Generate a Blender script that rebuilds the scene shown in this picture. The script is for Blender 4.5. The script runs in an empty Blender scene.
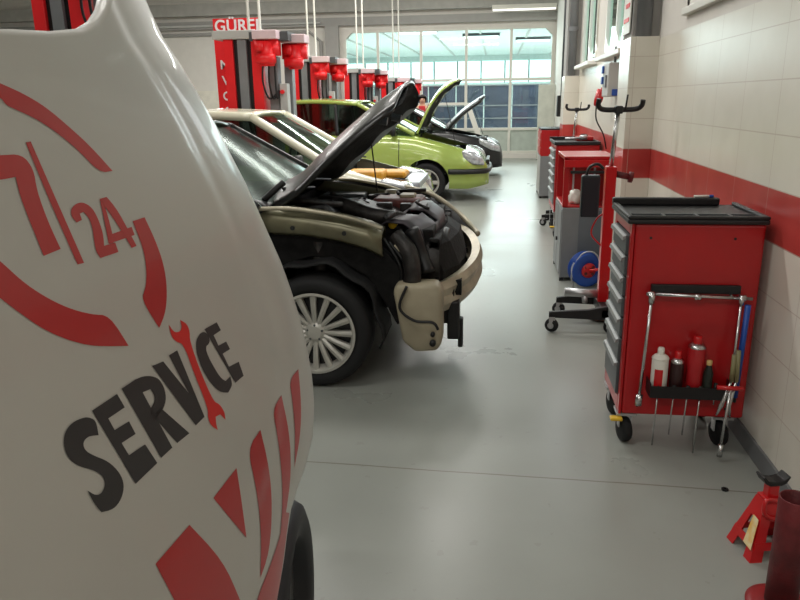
import bpy, bmesh, math, random
import numpy as np
from mathutils import Vector, Matrix
random.seed(7)
scn = bpy.context.scene
COL = scn.collection
# ------------------------------------------------------------------ camera
F = 710.0; EYE = 1.55; YAW = 0.134611; PITCH = 0.275322; ROLL = 0.0145
fw = np.array([-math.sin(YAW)*math.cos(PITCH), math.cos(YAW)*math.cos(PITCH), -math.sin(PITCH)])
r0 = np.array([math.cos(YAW), math.sin(YAW), 0.0]); u0 = np.cross(r0, fw)
rt = r0*math.cos(ROLL) - u0*math.sin(ROLL); up = u0*math.cos(ROLL) + r0*math.sin(ROLL)
cd = bpy.data.cameras.new('camera'); cam = bpy.data.objects.new('camera', cd); COL.objects.link(cam)
cd.sensor_width = 36; cd.lens = F/800*36; cd.clip_start = 0.02; cd.clip_end = 200
cam.matrix_world = Matrix(((rt[0], up[0], -fw[0], 0), (rt[1], up[1], -fw[1], 0), (rt[2], up[2], -fw[2], EYE), (0, 0, 0, 1)))
scn.camera = cam
# ------------------------------------------------------------------ view + world
vs = scn.view_settings
vs.view_transform = 'Standard'; vs.look = 'None'; vs.gamma = 1; vs.use_curve_mapping = False
vs.exposure = 0.0
w = bpy.data.worlds.new('world'); scn.world = w; w.use_nodes = True
w.node_tree.nodes['Background'].inputs[0].default_value = (0.80, 0.90, 1.0, 1)
w.node_tree.nodes['Background'].inputs[1].default_value = 3.0
# ------------------------------------------------------------------ large lights (ceiling luminaires)
def area(name, loc, sx, sy, power, col=(1, .975, .93), rot=(0, 0, 0)):
    l = bpy.data.lights.new(name, 'AREA'); l.shape = 'RECTANGLE'; l.size = sx; l.size_y = sy
    l.energy = power; l.color = col
    o = bpy.data.objects.new(name, l); COL.objects.link(o); o.location = loc; o.rotation_euler = rot
    return o
LAMPS = [(-1.6, 1.9, 4.4, 34), (-1.6, 5.5, 4.6, 60), (-1.6, 9.0, 4.6, 85), (-1.6, 12.5, 4.6, 95), (-1.6, 16.0, 4.6, 100),
         (-6.5, 5.5, 4.6, 70), (-6.5, 10.5, 4.6, 100), (-6.5, 15.5, 4.6, 120), (-1.2, -2.2, 4.4, 78)]
for (x, y, z, p) in LAMPS:
    area('ceiling_lamp_light', (x, y, z-.02), 2.6, 0.35, p*1.3)
area('neighbour_hall_light', (-1.5, 29, 3.66), 9, 14, 2000, (.96, 1, .985))
area('window_daylight', (-1.3, 19.3, 2.6), 5.0, 1.2, 60, (.8, 1, 1), (math.radians(-100), 0, 0))
area('side_window_daylight', (1.05, 8.7, 2.5), 1.0, 3.0, 40, (.92, .96, 1), (0, math.radians(75), 0))

# ------------------------------------------------------------------ helpers
def px2(px, py, t):
    d = fw + rt*(px-400)/F - up*(py-300)/F
    return Vector((d[0]*t, d[1]*t, EYE + d[2]*t))
def s2l(c):
    return tuple(((v/255)/12.92 if v/255 <= .04045 else ((v/255+.055)/1.055)**2.4) for v in c)
MATS = {}
def mat(name, rgb, rough=.5, metal=0, noise=.06, scale=6, coat=0, emit=None, spec=.5, rgb2=None, bump=0, bscale=60):
    if name in MATS: return MATS[name]
    m = bpy.data.materials.new(name); m.use_nodes = True; nt = m.node_tree; b = nt.nodes['Principled BSDF']
    c = s2l(rgb)
    tc = nt.nodes.new('ShaderNodeTexCoord'); nz = nt.nodes.new('ShaderNodeTexNoise'); nz.inputs['Scale'].default_value = scale
    nz.inputs['Detail'].default_value = 4
    nt.links.new(tc.outputs['Object'], nz.inputs['Vector'])
    cr = nt.nodes.new('ShaderNodeValToRGB'); nt.links.new(nz.outputs['Fac'], cr.inputs['Fac'])
    c2 = s2l(rgb2) if rgb2 else tuple(v*(1-noise*2) for v in c)
    e = cr.color_ramp.elements; e[0].position = .35; e[1].position = .65
    e[0].color = (*c2, 1); e[1].color = (*c, 1)
    nt.links.new(cr.outputs['Color'], b.inputs['Base Color'])
    b.inputs['Roughness'].default_value = rough; b.inputs['Metallic'].default_value = metal
    b.inputs['Specular IOR Level'].default_value = spec
    if coat: b.inputs['Coat Weight'].default_value = coat; b.inputs['Coat Roughness'].default_value = .06
    if emit:
        b.inputs['Emission Color'].default_value = (*s2l(emit[0]), 1); b.inputs['Emission Strength'].default_value = emit[1]
    if bump:
        n2 = nt.nodes.new('ShaderNodeTexNoise'); n2.inputs['Scale'].default_value = bscale
        nt.links.new(tc.outputs['Object'], n2.inputs['Vector'])
        bp = nt.nodes.new('ShaderNodeBump'); bp.inputs['Strength'].default_value = bump; bp.inputs['Distance'].default_value = .01
        nt.links.new(n2.outputs['Fac'], bp.inputs['Height']); nt.links.new(bp.outputs['Normal'], b.inputs['Normal'])
    MATS[name] = m
    return m
def glass(name, tint, clear=.75, rough=.03, gloss=1.0):
    if name in MATS: return MATS[name]
    m = bpy.data.materials.new(name); m.use_nodes = True; nt = m.node_tree; nt.nodes.clear()
    out = nt.nodes.new('ShaderNodeOutputMaterial'); tr = nt.nodes.new('ShaderNodeBsdfTransparent'); gl = nt.nodes.new('ShaderNodeBsdfGlossy')
    tr.inputs[0].default_value = (*[v*clear for v in s2l(tint)], 1); gl.inputs['Roughness'].default_value = rough
    gl.inputs['Color'].default_value = (gloss*.88, gloss, gloss*.94, 1)
    fr = nt.nodes.new('ShaderNodeFresnel'); fr.inputs[0].default_value = 1.5
    nz = nt.nodes.new('ShaderNodeTexNoise'); nz.inputs['Scale'].default_value = 3
    mx = nt.nodes.new('ShaderNodeMixShader')
    nt.links.new(fr.outputs[0], mx.inputs[0]); nt.links.new(tr.outputs[0], mx.inputs[1]); nt.links.new(gl.outputs[0], mx.inputs[2])
    nt.links.new(mx.outputs[0], out.inputs[0]); MATS[name] = m
    return m
def tag(o, label=None, cat=None, group=None, kind=None):
    if label: o['label'] = label
    if cat: o['category'] = cat
    if group: o['group'] = group
    if kind: o['kind'] = kind
    return o
def thing(name, label, cat, loc=(0, 0, 0), rz=0, group=None):
    o = bpy.data.objects.new(name, None); COL.objects.link(o); o.location = loc; o.rotation_euler = (0, 0, rz)
    o.empty_display_size = .1
    return tag(o, label, cat, group)
def P(name, bm, m, parent=None, smooth=False, kind=None, label=None, bevel=0, solid=0, sub=0):
    me = bpy.data.meshes.new(name)
    bmesh.ops.recalc_face_normals(bm, faces=bm.faces)
    bm.to_mesh(me); bm.free()
    for mm in (m if isinstance(m, (list, tuple)) else [m]): me.materials.append(mm)
    o = bpy.data.objects.new(name, me); COL.objects.link(o)
    if parent: o.parent = parent
    if smooth:
        for p in me.polygons: p.use_smooth = True
    if solid:
        s = o.modifiers.new('solid', 'SOLIDIFY'); s.thickness = solid; s.offset = -1
    if bevel:
        b = o.modifiers.new('bev', 'BEVEL'); b.width = bevel; b.segments = 2; b.limit_method = 'ANGLE'
    if sub:
        s = o.modifiers.new('sub', 'SUBSURF'); s.levels = s.render_levels = sub
    if kind: o['kind'] = kind
    if label: o['label'] = label
    return o
def copy_tree(o, parent=None):
    c = o.copy(); COL.objects.link(c)
    if parent: c.parent = parent
    for ch in [k for k in COL.objects if k.parent == o]: copy_tree(ch, c)
    return c
def B(): return bmesh.new()
def box(bm, a, b, M=None):
    (x0, y0, z0), (x1, y1, z1) = a, b
    vs_ = [bm.verts.new(Vector(p) if M is None else M @ Vector(p)) for p in
          [(x0, y0, z0), (x1, y0, z0), (x1, y1, z0), (x0, y1, z0), (x0, y0, z1), (x1, y0, z1), (x1, y1, z1), (x0, y1, z1)]]
    for f in [(0, 3, 2, 1), (4, 5, 6, 7), (0, 1, 5, 4), (1, 2, 6, 5), (2, 3, 7, 6), (3, 0, 4, 7)]:
        bm.faces.new([vs_[i] for i in f])
    return bm
def frame_axes(d):
    d = d.normalized(); a = Vector((0, 0, 1)) if abs(d.z) < .9 else Vector((1, 0, 0))
    x = d.cross(a).normalized(); return x, d.cross(x).normalized()
def tube(bm, pts, r, n=10, caps=True, closed=False):
    pts = [Vector(p) for p in pts]; rings = []
    N = len(pts)
    for i, p in enumerate(pts):
        if closed: d = pts[(i+1) % N]-pts[i-1]
        else: d = pts[min(i+1, N-1)]-pts[max(i-1, 0)]
        if i == 0: ax, ay = frame_axes(d)
        else:
            d.normalize(); ax = (ax - d*ax.dot(d)).normalized(); ay = d.cross(ax).normalized()
        rr = r[i] if isinstance(r, (list, tuple)) else r
        rings.append([bm.verts.new(p + (ax*math.cos(2*math.pi*k/n) + ay*math.sin(2*math.pi*k/n))*rr) for k in range(n)])
    M_ = N if closed else N-1
    for i in range(M_):
        a, b = rings[i], rings[(i+1) % N]
        for k in range(n): bm.faces.new((a[k], a[(k+1) % n], b[(k+1) % n], b[k]))
    if caps and not closed:
        bm.faces.new(rings[0][::-1]); bm.faces.new(rings[-1])
    return bm
def lathe(bm, prof, origin, axis, n=32, closed=False):
    """prof = [(r, h)] about axis from origin"""
    o = Vector(origin); d = Vector(axis).normalized(); ax, ay = frame_axes(d); rings = []
    for r, h in prof:
        if r < 1e-5: rings.append([bm.verts.new(o + d*h)]); continue
        rings.append([bm.verts.new(o + d*h + (ax*math.cos(2*math.pi*k/n) + ay*math.sin(2*math.pi*k/n))*r) for k in range(n)])
    idx = list(range(len(rings)-1)) + ([len(rings)-1] if closed else [])
    for i in idx:
        a, b = rings[i], rings[(i+1) % len(rings)]
        for k in range(n):
            k2 = (k+1) % n
            if len(a) == 1 and len(b) == 1: continue
            if len(a) == 1: bm.faces.new((a[0], b[k2], b[k]))
            elif len(b) == 1: bm.faces.new((a[k], a[k2], b[0]))
            else: bm.faces.new((a[k], a[k2], b[k2], b[k]))
    return bm
def prism(bm, poly, y0, y1, ax='y'):
    """poly in (x,z) extruded along y (or (y,z) along x)"""
    def mk(p, h): return (p[0], h, p[1]) if ax == 'y' else ((h, p[0], p[1]) if ax == 'x' else (p[0], p[1], h))
    a = [bm.verts.new(mk(p, y0)) for p in poly]; b = [bm.verts.new(mk(p, y1)) for p in poly]
    n = len(poly)
    bm.faces.new(a[::-1]); bm.faces.new(b)
    for i in range(n): bm.faces.new((a[i], a[(i+1) % n], b[(i+1) % n], b[i]))
    return bm
def sheet(bm, grid):
    g = [[bm.verts.new(p) for p in row] for row in grid]
    for i in range(len(g)-1):
        for j in range(len(g[0])-1): bm.faces.new((g[i][j], g[i][j+1], g[i+1][j+1], g[i+1][j]))
    return bm
def interp(x, pts):
    xs = [p[0] for p in pts]; ys = [p[1] for p in pts]
    return float(np.interp(x, xs, ys))
def smoothpath(pts, n=6):
    pts = [Vector(p) for p in pts]; out = []
    for i in range(len(pts)-1):
        p0 = pts[max(i-1, 0)]; p1 = pts[i]; p2 = pts[i+1]; p3 = pts[min(i+2, len(pts)-1)]
        for k in range(n):
            t = k/n
            out.append(.5*((2*p1)+(-p0+p2)*t+(2*p0-5*p1+4*p2-p3)*t*t+(-p0+3*p1-3*p2+p3)*t*t*t))
    out.append(pts[-1]); return out
# text as real mesh lettering
def text_mesh(name, txt, size, m, parent, M, extrude=.001, spacing=1.0, sx=1.0):
    cu = bpy.data.curves.new(name, 'FONT'); cu.body = txt; cu.size = size; cu.extrude = extrude; cu.align_x = 'CENTER'; cu.align_y = 'CENTER'
    cu.offset = size*.02; cu.space_character = spacing
    o = bpy.data.objects.new(name, cu); COL.objects.link(o)
    dg = bpy.context.evaluated_depsgraph_get(); me = bpy.data.meshes.new_from_object(o.evaluated_get(dg))
    bpy.data.objects.remove(o)
    me.transform(M @ Matrix.Diagonal((sx, 1, 1, 1))); me.materials.clear(); me.materials.append(m)
    ob = bpy.data.objects.new(name, me); COL.objects.link(ob)
    if parent: ob.parent = parent
    return ob

# ------------------------------------------------------------------ materials
red = mat('red paint', (200, 16, 22), .35, coat=.3, noise=.05)
redc = mat('cabinet red', (178, 14, 20), .38, coat=.2, noise=.05)
liftred = mat('lift red', (236, 28, 34), .4, noise=.03)
darkred = mat('worn dark red', (112, 30, 34), .55, noise=.25, scale=14, bump=.2)
black = mat('black plastic', (20, 20, 22), .45, noise=.1)
blackgloss = mat('gloss black', (11, 11, 11), .3, coat=.15, noise=.3, scale=9, bump=.12, bscale=14)
rubber = mat('rubber', (15, 15, 17), .75, noise=.1, bump=.15)
grey = mat('grey steel', (128, 130, 132), .45, noise=.05)
greyd = mat('dark grey steel', (78, 82, 84), .45, noise=.06)
lgrey = mat('light grey paint', (188, 188, 184), .5, noise=.03)
white = mat('white paint', (226, 224, 214), .4, noise=.02)
chrome = mat('chrome', (205, 205, 205), .25, 1, noise=.05)
alu = mat('aluminium', (190, 190, 192), .38, .8, noise=.06)
silver = mat('silver wheel', (182, 180, 172), .35, .25, noise=.04)
blue = mat('blue plastic', (30, 78, 168), .4)
yellow = mat('yellow plastic', (222, 180, 40), .45)
orange = mat('orange cover', (226, 160, 40), .5, noise=.15)
engine = mat('dark engine', (22, 21, 21), .75, spec=.25, noise=.4, scale=18, bump=.4, bscale=40)
engine2 = mat('grey brown engine metal', (54, 50, 48), .5, .3, noise=.35, scale=16, bump=.3)
rust = mat('red brown engine part', (120, 52, 44), .55, noise=.3, scale=20)
purplegrey = mat('latch panel', (74, 68, 74), .5, .2, noise=.2, scale=12)
olive = mat('dusty silver olive body', (122, 118, 94), .3, .45, noise=.18, scale=5)
tankw = mat('yellowed tank plastic', (172, 162, 138), .5, noise=.12, scale=5)
beamc = mat('pale dusty metal', (188, 180, 158), .4, .3, noise=.18, scale=7)
greenp = mat('lime green paint', (158, 178, 86), .25, .15, coat=.8, noise=.02)
cream = mat('cream white paint', (232, 228, 204), .25, coat=.6, noise=.02)
darkcar = mat('black car paint', (14, 15, 17), .38, coat=.25, noise=.02)
silverp = mat('silver plastic', (170, 172, 178), .3, .4, noise=.1)
interior = mat('dark interior', (34, 36, 38), .8)
carglass = glass('car glass', (190, 208, 198), .6, .05, .7)
wsglass = glass('windscreen glass', (150, 182, 166), .5, .14, .42)
winglass = glass('window glass', (246, 251, 250), .97)
lampglass = mat('lamp glass', (205, 208, 212), .12, .35, noise=.2, scale=30, coat=1)

# ------------------------------------------------------------------ tiled wall and floor materials
def mth(nt, op, a, b=None, c=None):
    n = nt.nodes.new('ShaderNodeMath'); n.operation = op
    for i, v in enumerate((a, b, c)):
        if v is None: continue
        if isinstance(v, (int, float)): n.inputs[i].default_value = v
        else: nt.links.new(v, n.inputs[i])
    return n.outputs[0]
def tile_mat():
    m = bpy.data.materials.new('wall tiles'); m.use_nodes = True; nt = m.node_tree; b = nt.nodes['Principled BSDF']
    g = nt.nodes.new('ShaderNodeNewGeometry'); sp = nt.nodes.new('ShaderNodeSeparateXYZ'); nt.links.new(g.outputs['Position'], sp.inputs[0])
    X, Y, Z = sp.outputs
    band = mth(nt, 'MULTIPLY', mth(nt, 'GREATER_THAN', Z, .945), mth(nt, 'LESS_THAN', Z, 1.165))
    zz = mth(nt, 'FRACT', mth(nt, 'DIVIDE', mth(nt, 'SUBTRACT', Z, .945-2.2), .22))
    yy = mth(nt, 'FRACT', mth(nt, 'DIVIDE', mth(nt, 'SUBTRACT', mth(nt, 'ADD', Y, X), 4.39-9.0), .45))
    lz = mth(nt, 'LESS_THAN', zz, .022); ly = mth(nt, 'LESS_THAN', yy, .009)
    ln = mth(nt, 'MAXIMUM', lz, ly)
    nz = nt.nodes.new('ShaderNodeTexNoise'); nz.inputs['Scale'].default_value = 5; nt.links.new(g.outputs['Position'], nz.inputs['Vector'])
    r1 = nt.nodes.new('ShaderNodeValToRGB'); nt.links.new(nz.outputs['Fac'], r1.inputs[0])
    r1.color_ramp.elements[0].color = (*s2l((222, 217, 203)), 1); r1.color_ramp.elements[1].color = (*s2l((236, 232, 220)), 1)
    r2 = nt.nodes.new('ShaderNodeValToRGB'); nt.links.new(nz.outputs['Fac'], r2.inputs[0])
    r2.color_ramp.elements[0].color = (*s2l((168, 50, 48)), 1); r2.color_ramp.elements[1].color = (*s2l((204, 82, 76)), 1)
    mx = nt.nodes.new('ShaderNodeMix'); mx.data_type = 'RGBA'
    nt.links.new(band, mx.inputs['Factor']); nt.links.new(r1.outputs[0], mx.inputs['A']); nt.links.new(r2.outputs[0], mx.inputs['B'])
    m2 = nt.nodes.new('ShaderNodeMix'); m2.data_type = 'RGBA'; m2.inputs['B'].default_value = (*s2l((196, 182, 168)), 1)
    nt.links.new(mth(nt, 'MULTIPLY', ln, .7), m2.inputs['Factor']); nt.links.new(mx.outputs['Result'], m2.inputs['A'])
    nt.links.new(m2.outputs['Result'], b.inputs['Base Color']); b.inputs['Roughness'].default_value = .28
    bp = nt.nodes.new('ShaderNodeBump'); bp.inputs['Strength'].default_value = .25; bp.inputs['Distance'].default_value = .004; bp.invert = True
    nt.links.new(ln, bp.inputs['Height']); nt.links.new(bp.outputs['Normal'], b.inputs['Normal'])
    return m
def floor_mat():
    m = bpy.data.materials.new('painted concrete'); m.use_nodes = True; nt = m.node_tree; b = nt.nodes['Principled BSDF']
    g = nt.nodes.new('ShaderNodeNewGeometry'); sp = nt.nodes.new('ShaderNodeSeparateXYZ'); nt.links.new(g.outputs['Position'], sp.inputs[0])
    X, Y, Z = sp.outputs
    nz = nt.nodes.new('ShaderNodeTexNoise'); nz.inputs['Scale'].default_value = 1.3; nz.inputs['Detail'].default_value = 7
    nt.links.new(g.outputs['Position'], nz.inputs['Vector'])
    r1 = nt.nodes.new('ShaderNodeValToRGB'); nt.links.new(nz.outputs['Fac'], r1.inputs[0])
    r1.color_ramp.elements[0].position = .3; r1.color_ramp.elements[1].position = .7
    r1.color_ramp.elements[0].color = (*s2l((144, 147, 141)), 1); r1.color_ramp.elements[1].color = (*s2l((153, 156, 150)), 1)
    nd = nt.nodes.new('ShaderNodeTexNoise'); nd.inputs['Scale'].default_value = 14; nd.inputs['Detail'].default_value = 6
    nt.links.new(g.outputs['Position'], nd.inputs['Vector'])
    dirt = mth(nt, 'MULTIPLY', mth(nt, 'GREATER_THAN', nd.outputs['Fac'], .68), .14)
    wob = mth(nt, 'MULTIPLY', mth(nt, 'SUBTRACT', nz.outputs['Fac'], .5), .03)
    seam = mth(nt, 'LESS_THAN', mth(nt, 'ABSOLUTE', mth(nt, 'SUBTRACT', mth(nt, 'FRACT', mth(nt, 'DIVIDE', mth(nt, 'ADD', mth(nt, 'ADD', Y, mth(nt, 'MULTIPLY', X, .03)), wob), 5.0)), .5498)), .0008)
    mx = nt.nodes.new('ShaderNodeMix'); mx.data_type = 'RGBA'; mx.inputs['B'].default_value = (*s2l((104, 96, 84)), 1)
    nt.links.new(mth(nt, 'MAXIMUM', dirt, mth(nt, 'MULTIPLY', seam, .75)), mx.inputs['Factor']); nt.links.new(r1.outputs[0], mx.inputs['A'])
    nt.links.new(mx.outputs['Result'], b.inputs['Base Color'])
    rr = mth(nt, 'ADD', mth(nt, 'MULTIPLY', nz.outputs['Fac'], .2), .2); nt.links.new(rr, b.inputs['Roughness'])
    return m
tiles = tile_mat(); floorm = floor_mat()
plaster = mat('wall plaster', (224, 220, 212), .8, noise=.02)
greyband = mat('grey beam paint', (164, 162, 158), .7, noise=.03)
ceilm = mat('ceiling sheet', (205, 205, 200), .8, noise=.02)

# ------------------------------------------------------------------ structure
XW = 1.16; YB = 19.5; XL = -16
b = B(); box(b, (XL, -5, -.1), (1.6, YB+.2, 0)); P('floor', b, floorm, kind='structure')
b = B(); box(b, (XL, -5, 5), (1.6, YB+.2, 5.1)); P('ceiling', b, ceilm, kind='structure')
b = B(); box(b, (XL-.2, -5, 0), (XL, YB+.2, 5)); P('wall_left', b, plaster, kind='structure')
b = B(); box(b, (XL, -5.2, 0), (1.6, -5, 5)); P('wall_front', b, plaster, kind='structure')
# right wall: tiled lower part, plaster above with window openings
WZ0, WZ1 = 1.95, 3.4
WINS = [(2.7, 4.85), (6.9, 8.35), (9.1, 10.5)]
b = B(); box(b, (XW, -5, 0), (XW+.25, 11.3, WZ0)); 
P('wall_right', b, tiles, kind='structure')
b = B()
WB = [2.06, 1.95, 1.95]
box(b, (XW, 2.7, WZ0), (XW+.25, 4.85, 2.06))
ys = [-5] + [v for w_ in WINS for v in w_] + [11.3]
for i in range(0, len(ys), 2): box(b, (XW, ys[i], WZ0), (XW+.25, ys[i+1], WZ1))
box(b, (XW, -5, WZ1), (XW+.25, 11.3, 5))
P('wall_right_upper', b, plaster, kind='structure')
b = B(); box(b, (1.45, 11.3, 0), (1.7, YB, 5)); box(b, (XW, 11.2, 0), (1.7, 11.3, 5)); P('wall_right_far', b, plaster, kind='structure')
# tiled pilasters, grey posts above
for k, (y0, y1) in enumerate([(5.65, 6.1), (10.85, 11.3)]):
    pz = [1.965, 1.84][k]
    b = B(); box(b, (.955, y0, 0), (XW, y1, pz)); P('trim_%d' % (k+1), b, tiles, kind='structure', bevel=.004)
    b = B(); box(b, (.97, y0+.06, pz), (XW, y1, 5)); P('trim_%d' % (k+3), b, greyband, kind='structure')
    t = thing('drain_pipe', ['grey vertical pipe standing on the tiled pilaster nearest the camera', 'grey vertical pipe above the tiled pilaster at the far end of the right wall'][k], 'pipe', (1.05, y0+.05, pz+.001))
    b = B(); tube(b, [(0, 0, 0), (0, 0, 3.0)], .055, 16); P('pipe', b, grey, t, True)
    b = B(); lathe(b, [(.06, .6), (.068, .6), (.068, .66), (.06, .66)], (0, 0, 0), (0, 0, 1), 16, True); P('pipe_collar', b, grey, t)
b = B(); box(b, (XW-.012, -5, 0), (XW, 5.65, .085)); P('baseboard_right', b, mat('grey skirting', (120, 122, 124), .5), kind='structure')
skyw = mat('bright outside sky', (255, 255, 255), .9, emit=((235, 244, 255), 1.8))
for k, (y0, y1) in enumerate(WINS):
    WZ0 = WB[k]
    b = B()
    fr = .05
    for a_, c_ in (((y0, WZ0), (y0+fr, WZ1)), ((y1-fr, WZ0), (y1, WZ1)), ((y0, WZ0), (y1, WZ0+fr)), ((y0, WZ1-fr), (y1, WZ1)), (((y0+y1)/2-.03, WZ0), ((y0+y1)/2+.03, WZ1))):
        box(b, (XW-.02, a_[0], a_[1]), (XW+.04, c_[0], c_[1]))
    wf = P('window_%d' % (k+2), b, white, kind='structure')
    b = B(); box(b, (XW+.008, y0+.02, WZ0+.02), (XW+.014, y1-.02, WZ1-.02)); P('pane', b, winglass, wf)
    b = B(); q = .11 if k else .035; prism(b, [(XW+.03, WZ0+.02), (XW-q, WZ0+.01), (XW-q, WZ0-.035), (XW+.03, WZ0-.035)], y0-.08, y1+.08); P('window_sill', b, white, wf, bevel=.006)
# back wall with glazed opening
WX0, WX1, BZ0, BZ1 = -4.05, 1.42, .12, 3.30
b = B()
box(b, (XL, YB, 0), (WX0, YB+.2, 5)); box(b, (WX1, YB, 0), (1.7, YB+.2, 5)); box(b, (WX0, YB, BZ1), (WX1, YB+.2, 5)); box(b, (WX0, YB, 0), (WX1, YB+.2, BZ0))
prism(b, [(WX0, BZ1), (WX0+.28, BZ1), (WX0, BZ1-.28)], YB, YB+.2); prism(b, [(WX1, BZ1), (WX1-.28, BZ1), (WX1, BZ1-.28)], YB, YB+.2)
P('wall_back', b, plaster, kind='structure')
b = B(); box(b, (XL, YB-.12, 3.42), (1.45, YB, 3.62)); P('trim_5', b, greyband, kind='structure')
b = B(); box(b, (XL, YB-.22, 3.75), (1.45, YB, 4.05)); P('trim_6', b, mat('pale beam', (178, 176, 170), .7), kind='structure')
b = B(); box(b, (-4.5, YB-.16, 0), (-4.15, YB, 3.42)); box(b, (-10.2, YB-.16, 0), (-9.85, YB, 3.42)); P('trim_7', b, greyband, kind='structure')
# raised frame line round the blind bay left of the glazing
b = B(); tube(b, [(-9.7, YB-.03, .2), (-9.7, YB-.03, 3.05), (-9.45, YB-.03, 3.3), (-4.95, YB-.03, 3.3), (-4.65, YB-.03, 3.05), (-4.65, YB-.03, .2)], .05, 6)
P('trim_8', b, greyband, kind='structure')
b = B(); box(b, (XL, YB-.03, 0), (-4.7, YB, 1.85)); P('trim_9', b, mat('bright wall dado', (232, 228, 214), .7), kind='structure')
b = B()
def fb(x0, z0, x1, z1, d=.05): box(b, (x0, YB+.06-d, z0), (x1, YB+.06+d, z1))
for x in (WX0, -3.17, -2.03, -.85, .30, WX1-.06): fb(x, BZ0, x+.07, BZ1, .05)
for z in (BZ0, .72, 1.98, BZ1-.06): fb(WX0, z, WX1, z+.07, .045)
fb(-3.17, 1.38, -.85, 1.45, .044)
wb = P('window_1', b, white, kind='structure', bevel=.005)
b = B(); box(b, (WX0+.03, YB+.05, .76), (WX1-.03, YB+.058, BZ1-.03)); P('pane', b, winglass, wb)
b = B(); box(b, (WX0+.03, YB+.05, BZ0+.03), (WX1-.03, YB+.075, .75)); P('lower_panel', b, mat('pale green panel', (190, 200, 190), .6), wb)
# neighbouring hall seen through the glazing
hallw = mat('hall wall', (200, 214, 210), .7); hallc = mat('hall ceiling', (224, 234, 230), .6)
b = B(); box(b, (-9, YB+.2, -.1), (6, 40, 0)); P('floor_hall', b, mat('hall floor', (205, 212, 210), .4), kind='structure')
b = B(); box(b, (-9, YB+.2, 3.75), (6, 40, 3.85)); P('ceiling_hall', b, hallc, kind='structure')
b = B(); box(b, (-9, 40, 0), (6, 40.2, 3.8)); P('wall_hall_back', b, hallw, kind='structure')
b = B(); box(b, (-9.2, YB+.2, 0), (-9, 40, 3.8)); P('wall_hall_left', b, hallw, kind='structure')
b = B(); box(b, (6, YB+.2, 0), (6.2, 40, 3.8)); P('wall_hall_right', b, hallw, kind='structure')
b = B()
for i in range(9): box(b, (-8.9+i*1.65, YB+.5, 3.70), (-8.84+i*1.65, 39.9, 3.75))
P('trim_10', b, lgrey, kind='structure')
b = B(); box(b, (-8.4, 39.9, 2.35), (5.6, 39.98, 3.45))
wh = P('window_5', b, mat('lit far window', (230, 255, 252), .9, emit=((222, 252, 250), 1.25)), kind='structure')
b = B()
for i in range(12): box(b, (-8.4+i*1.25, 39.84, 2.35), (-8.34+i*1.25, 39.9, 3.45))
P('window_frame', b, greyd, wh)
t = thing('partition_screen', 'dark blue grey partition standing in the hall behind the glazing', 'partition', (-1.3, 24, 0))
b = B()
for i in range(8): box(b, (-3.6+i*.9, 0, 0), (-3.6+i*.9+.86, .06, 1.93))
P('panels', b, mat('blue grey screen', (66, 74, 92), .6, noise=.15, scale=3), t)
b = B()
for z in (1.93, 1.3, .9): box(b, (-3.65, -.03, z), (3.65, .09, z+.04))
P('rails', b, grey, t)
for i, x in enumerate((-2.6, -.6, 1.3)):
    o = thing('strip_light', ['leftmost white strip light on the ceiling behind the glazing', 'middle white strip light on the ceiling behind the glazing', 'rightmost white strip light on the ceiling behind the glazing'][i], 'ceiling light', (x, 24.5+i*2.2, 3.66), 0, 'strip lights in the neighbouring hall')
    b = B(); box(b, (-.6, -.09, -.07), (.6, .09, -.012)); P('diffuser', b, mat('lit diffuser', (240, 255, 252), .9, emit=((225, 255, 250), 2.5)), o)
    b = B(); box(b, (-.65, -.11, -.012), (.65, .11, .08)); P('housing', b, greyd, o)
# ceiling luminaires in the workshop
for i, (x, y, z, p) in enumerate(LAMPS):
    lab = 'long white ceiling luminaire hanging over the car bays, above the frame'
    t = thing('ceiling_luminaire', lab, 'ceiling light', (x, y, z), 0, 'luminaires above the bays')
    b = B(); box(b, (-1.35, -.2, .01), (1.35, .2, .09)); P('housing', b, white, t)
    b = B(); [tube(b, [(s, 0, .09), (s, 0, 5-z)], .008, 6) for s in (-1.1, 1.1)]; P('suspension', b, grey, t)
t = thing('tube_light', 'long white tube light under the beam above the right end of the glazing', 'light', (.45, YB-.5, 3.66))
b = B(); box(b, (-.62, -.05, 0), (.95, .05, .1)); P('housing', b, white, t, bevel=.01)
b = B(); tube(b, [(-.6, 0, -.02), (.93, 0, -.02)], .022, 10); P('tube', b, mat('tube glow', (255, 255, 250), .5, emit=((255, 252, 240), 1.2)), t, True)
b = B(); [box(b, (x-.02, 0, .03), (x+.02, .28, .07)) for x in (-.4, .7)]; P('bracket', b, grey, t)
# wall pipes at the back
t = thing('wall_pipe', 'thin pale horizontal pipe along the top of the back wall', 'pipe', (-8, YB-.16, 3.5))
b = B(); tube(b, [(-7, 0, .0), (3.4, 0, .0)], .03, 8); [box(b, (x, 0, -.02), (x+.04, .05, .02)) for x in (-6, -3, 0, 3)]; P('pipe', b, lgrey, t, True)
t = thing('corner_conduit', 'dark vertical conduit with a black box at the far right corner', 'conduit', (1.2, 14.0, 0))
b = B(); tube(b, [(0, 0, 1.2), (0, 0, 5)], .035, 10); tube(b, [(.1, .1, .9), (.1, .1, 5)], .05, 10); P('pipe', b, greyd, t, True)
b = B(); box(b, (-.09, -.12, 1.2), (.1, .08, 1.58)); P('junction_box', b, black, t, bevel=.01)
b = B(); [box(b, (0, -.02, z), (.25, .02, z+.04)) for z in (1.4, 2.4, 3.6)]; P('bracket', b, grey, t)
t = thing('wall_column', 'grey steel column at the far right beside the glazing', 'column', (1.36, 14.6, 0))
b = B(); box(b, (-.12, -.12, 0), (.09, .12, 5)); P('shaft', b, greyband, t, bevel=.01)
b = B(); box(b, (-.16, -.18, 0), (.09, .18, .03)); P('base_plate', b, greyd, t)
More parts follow.
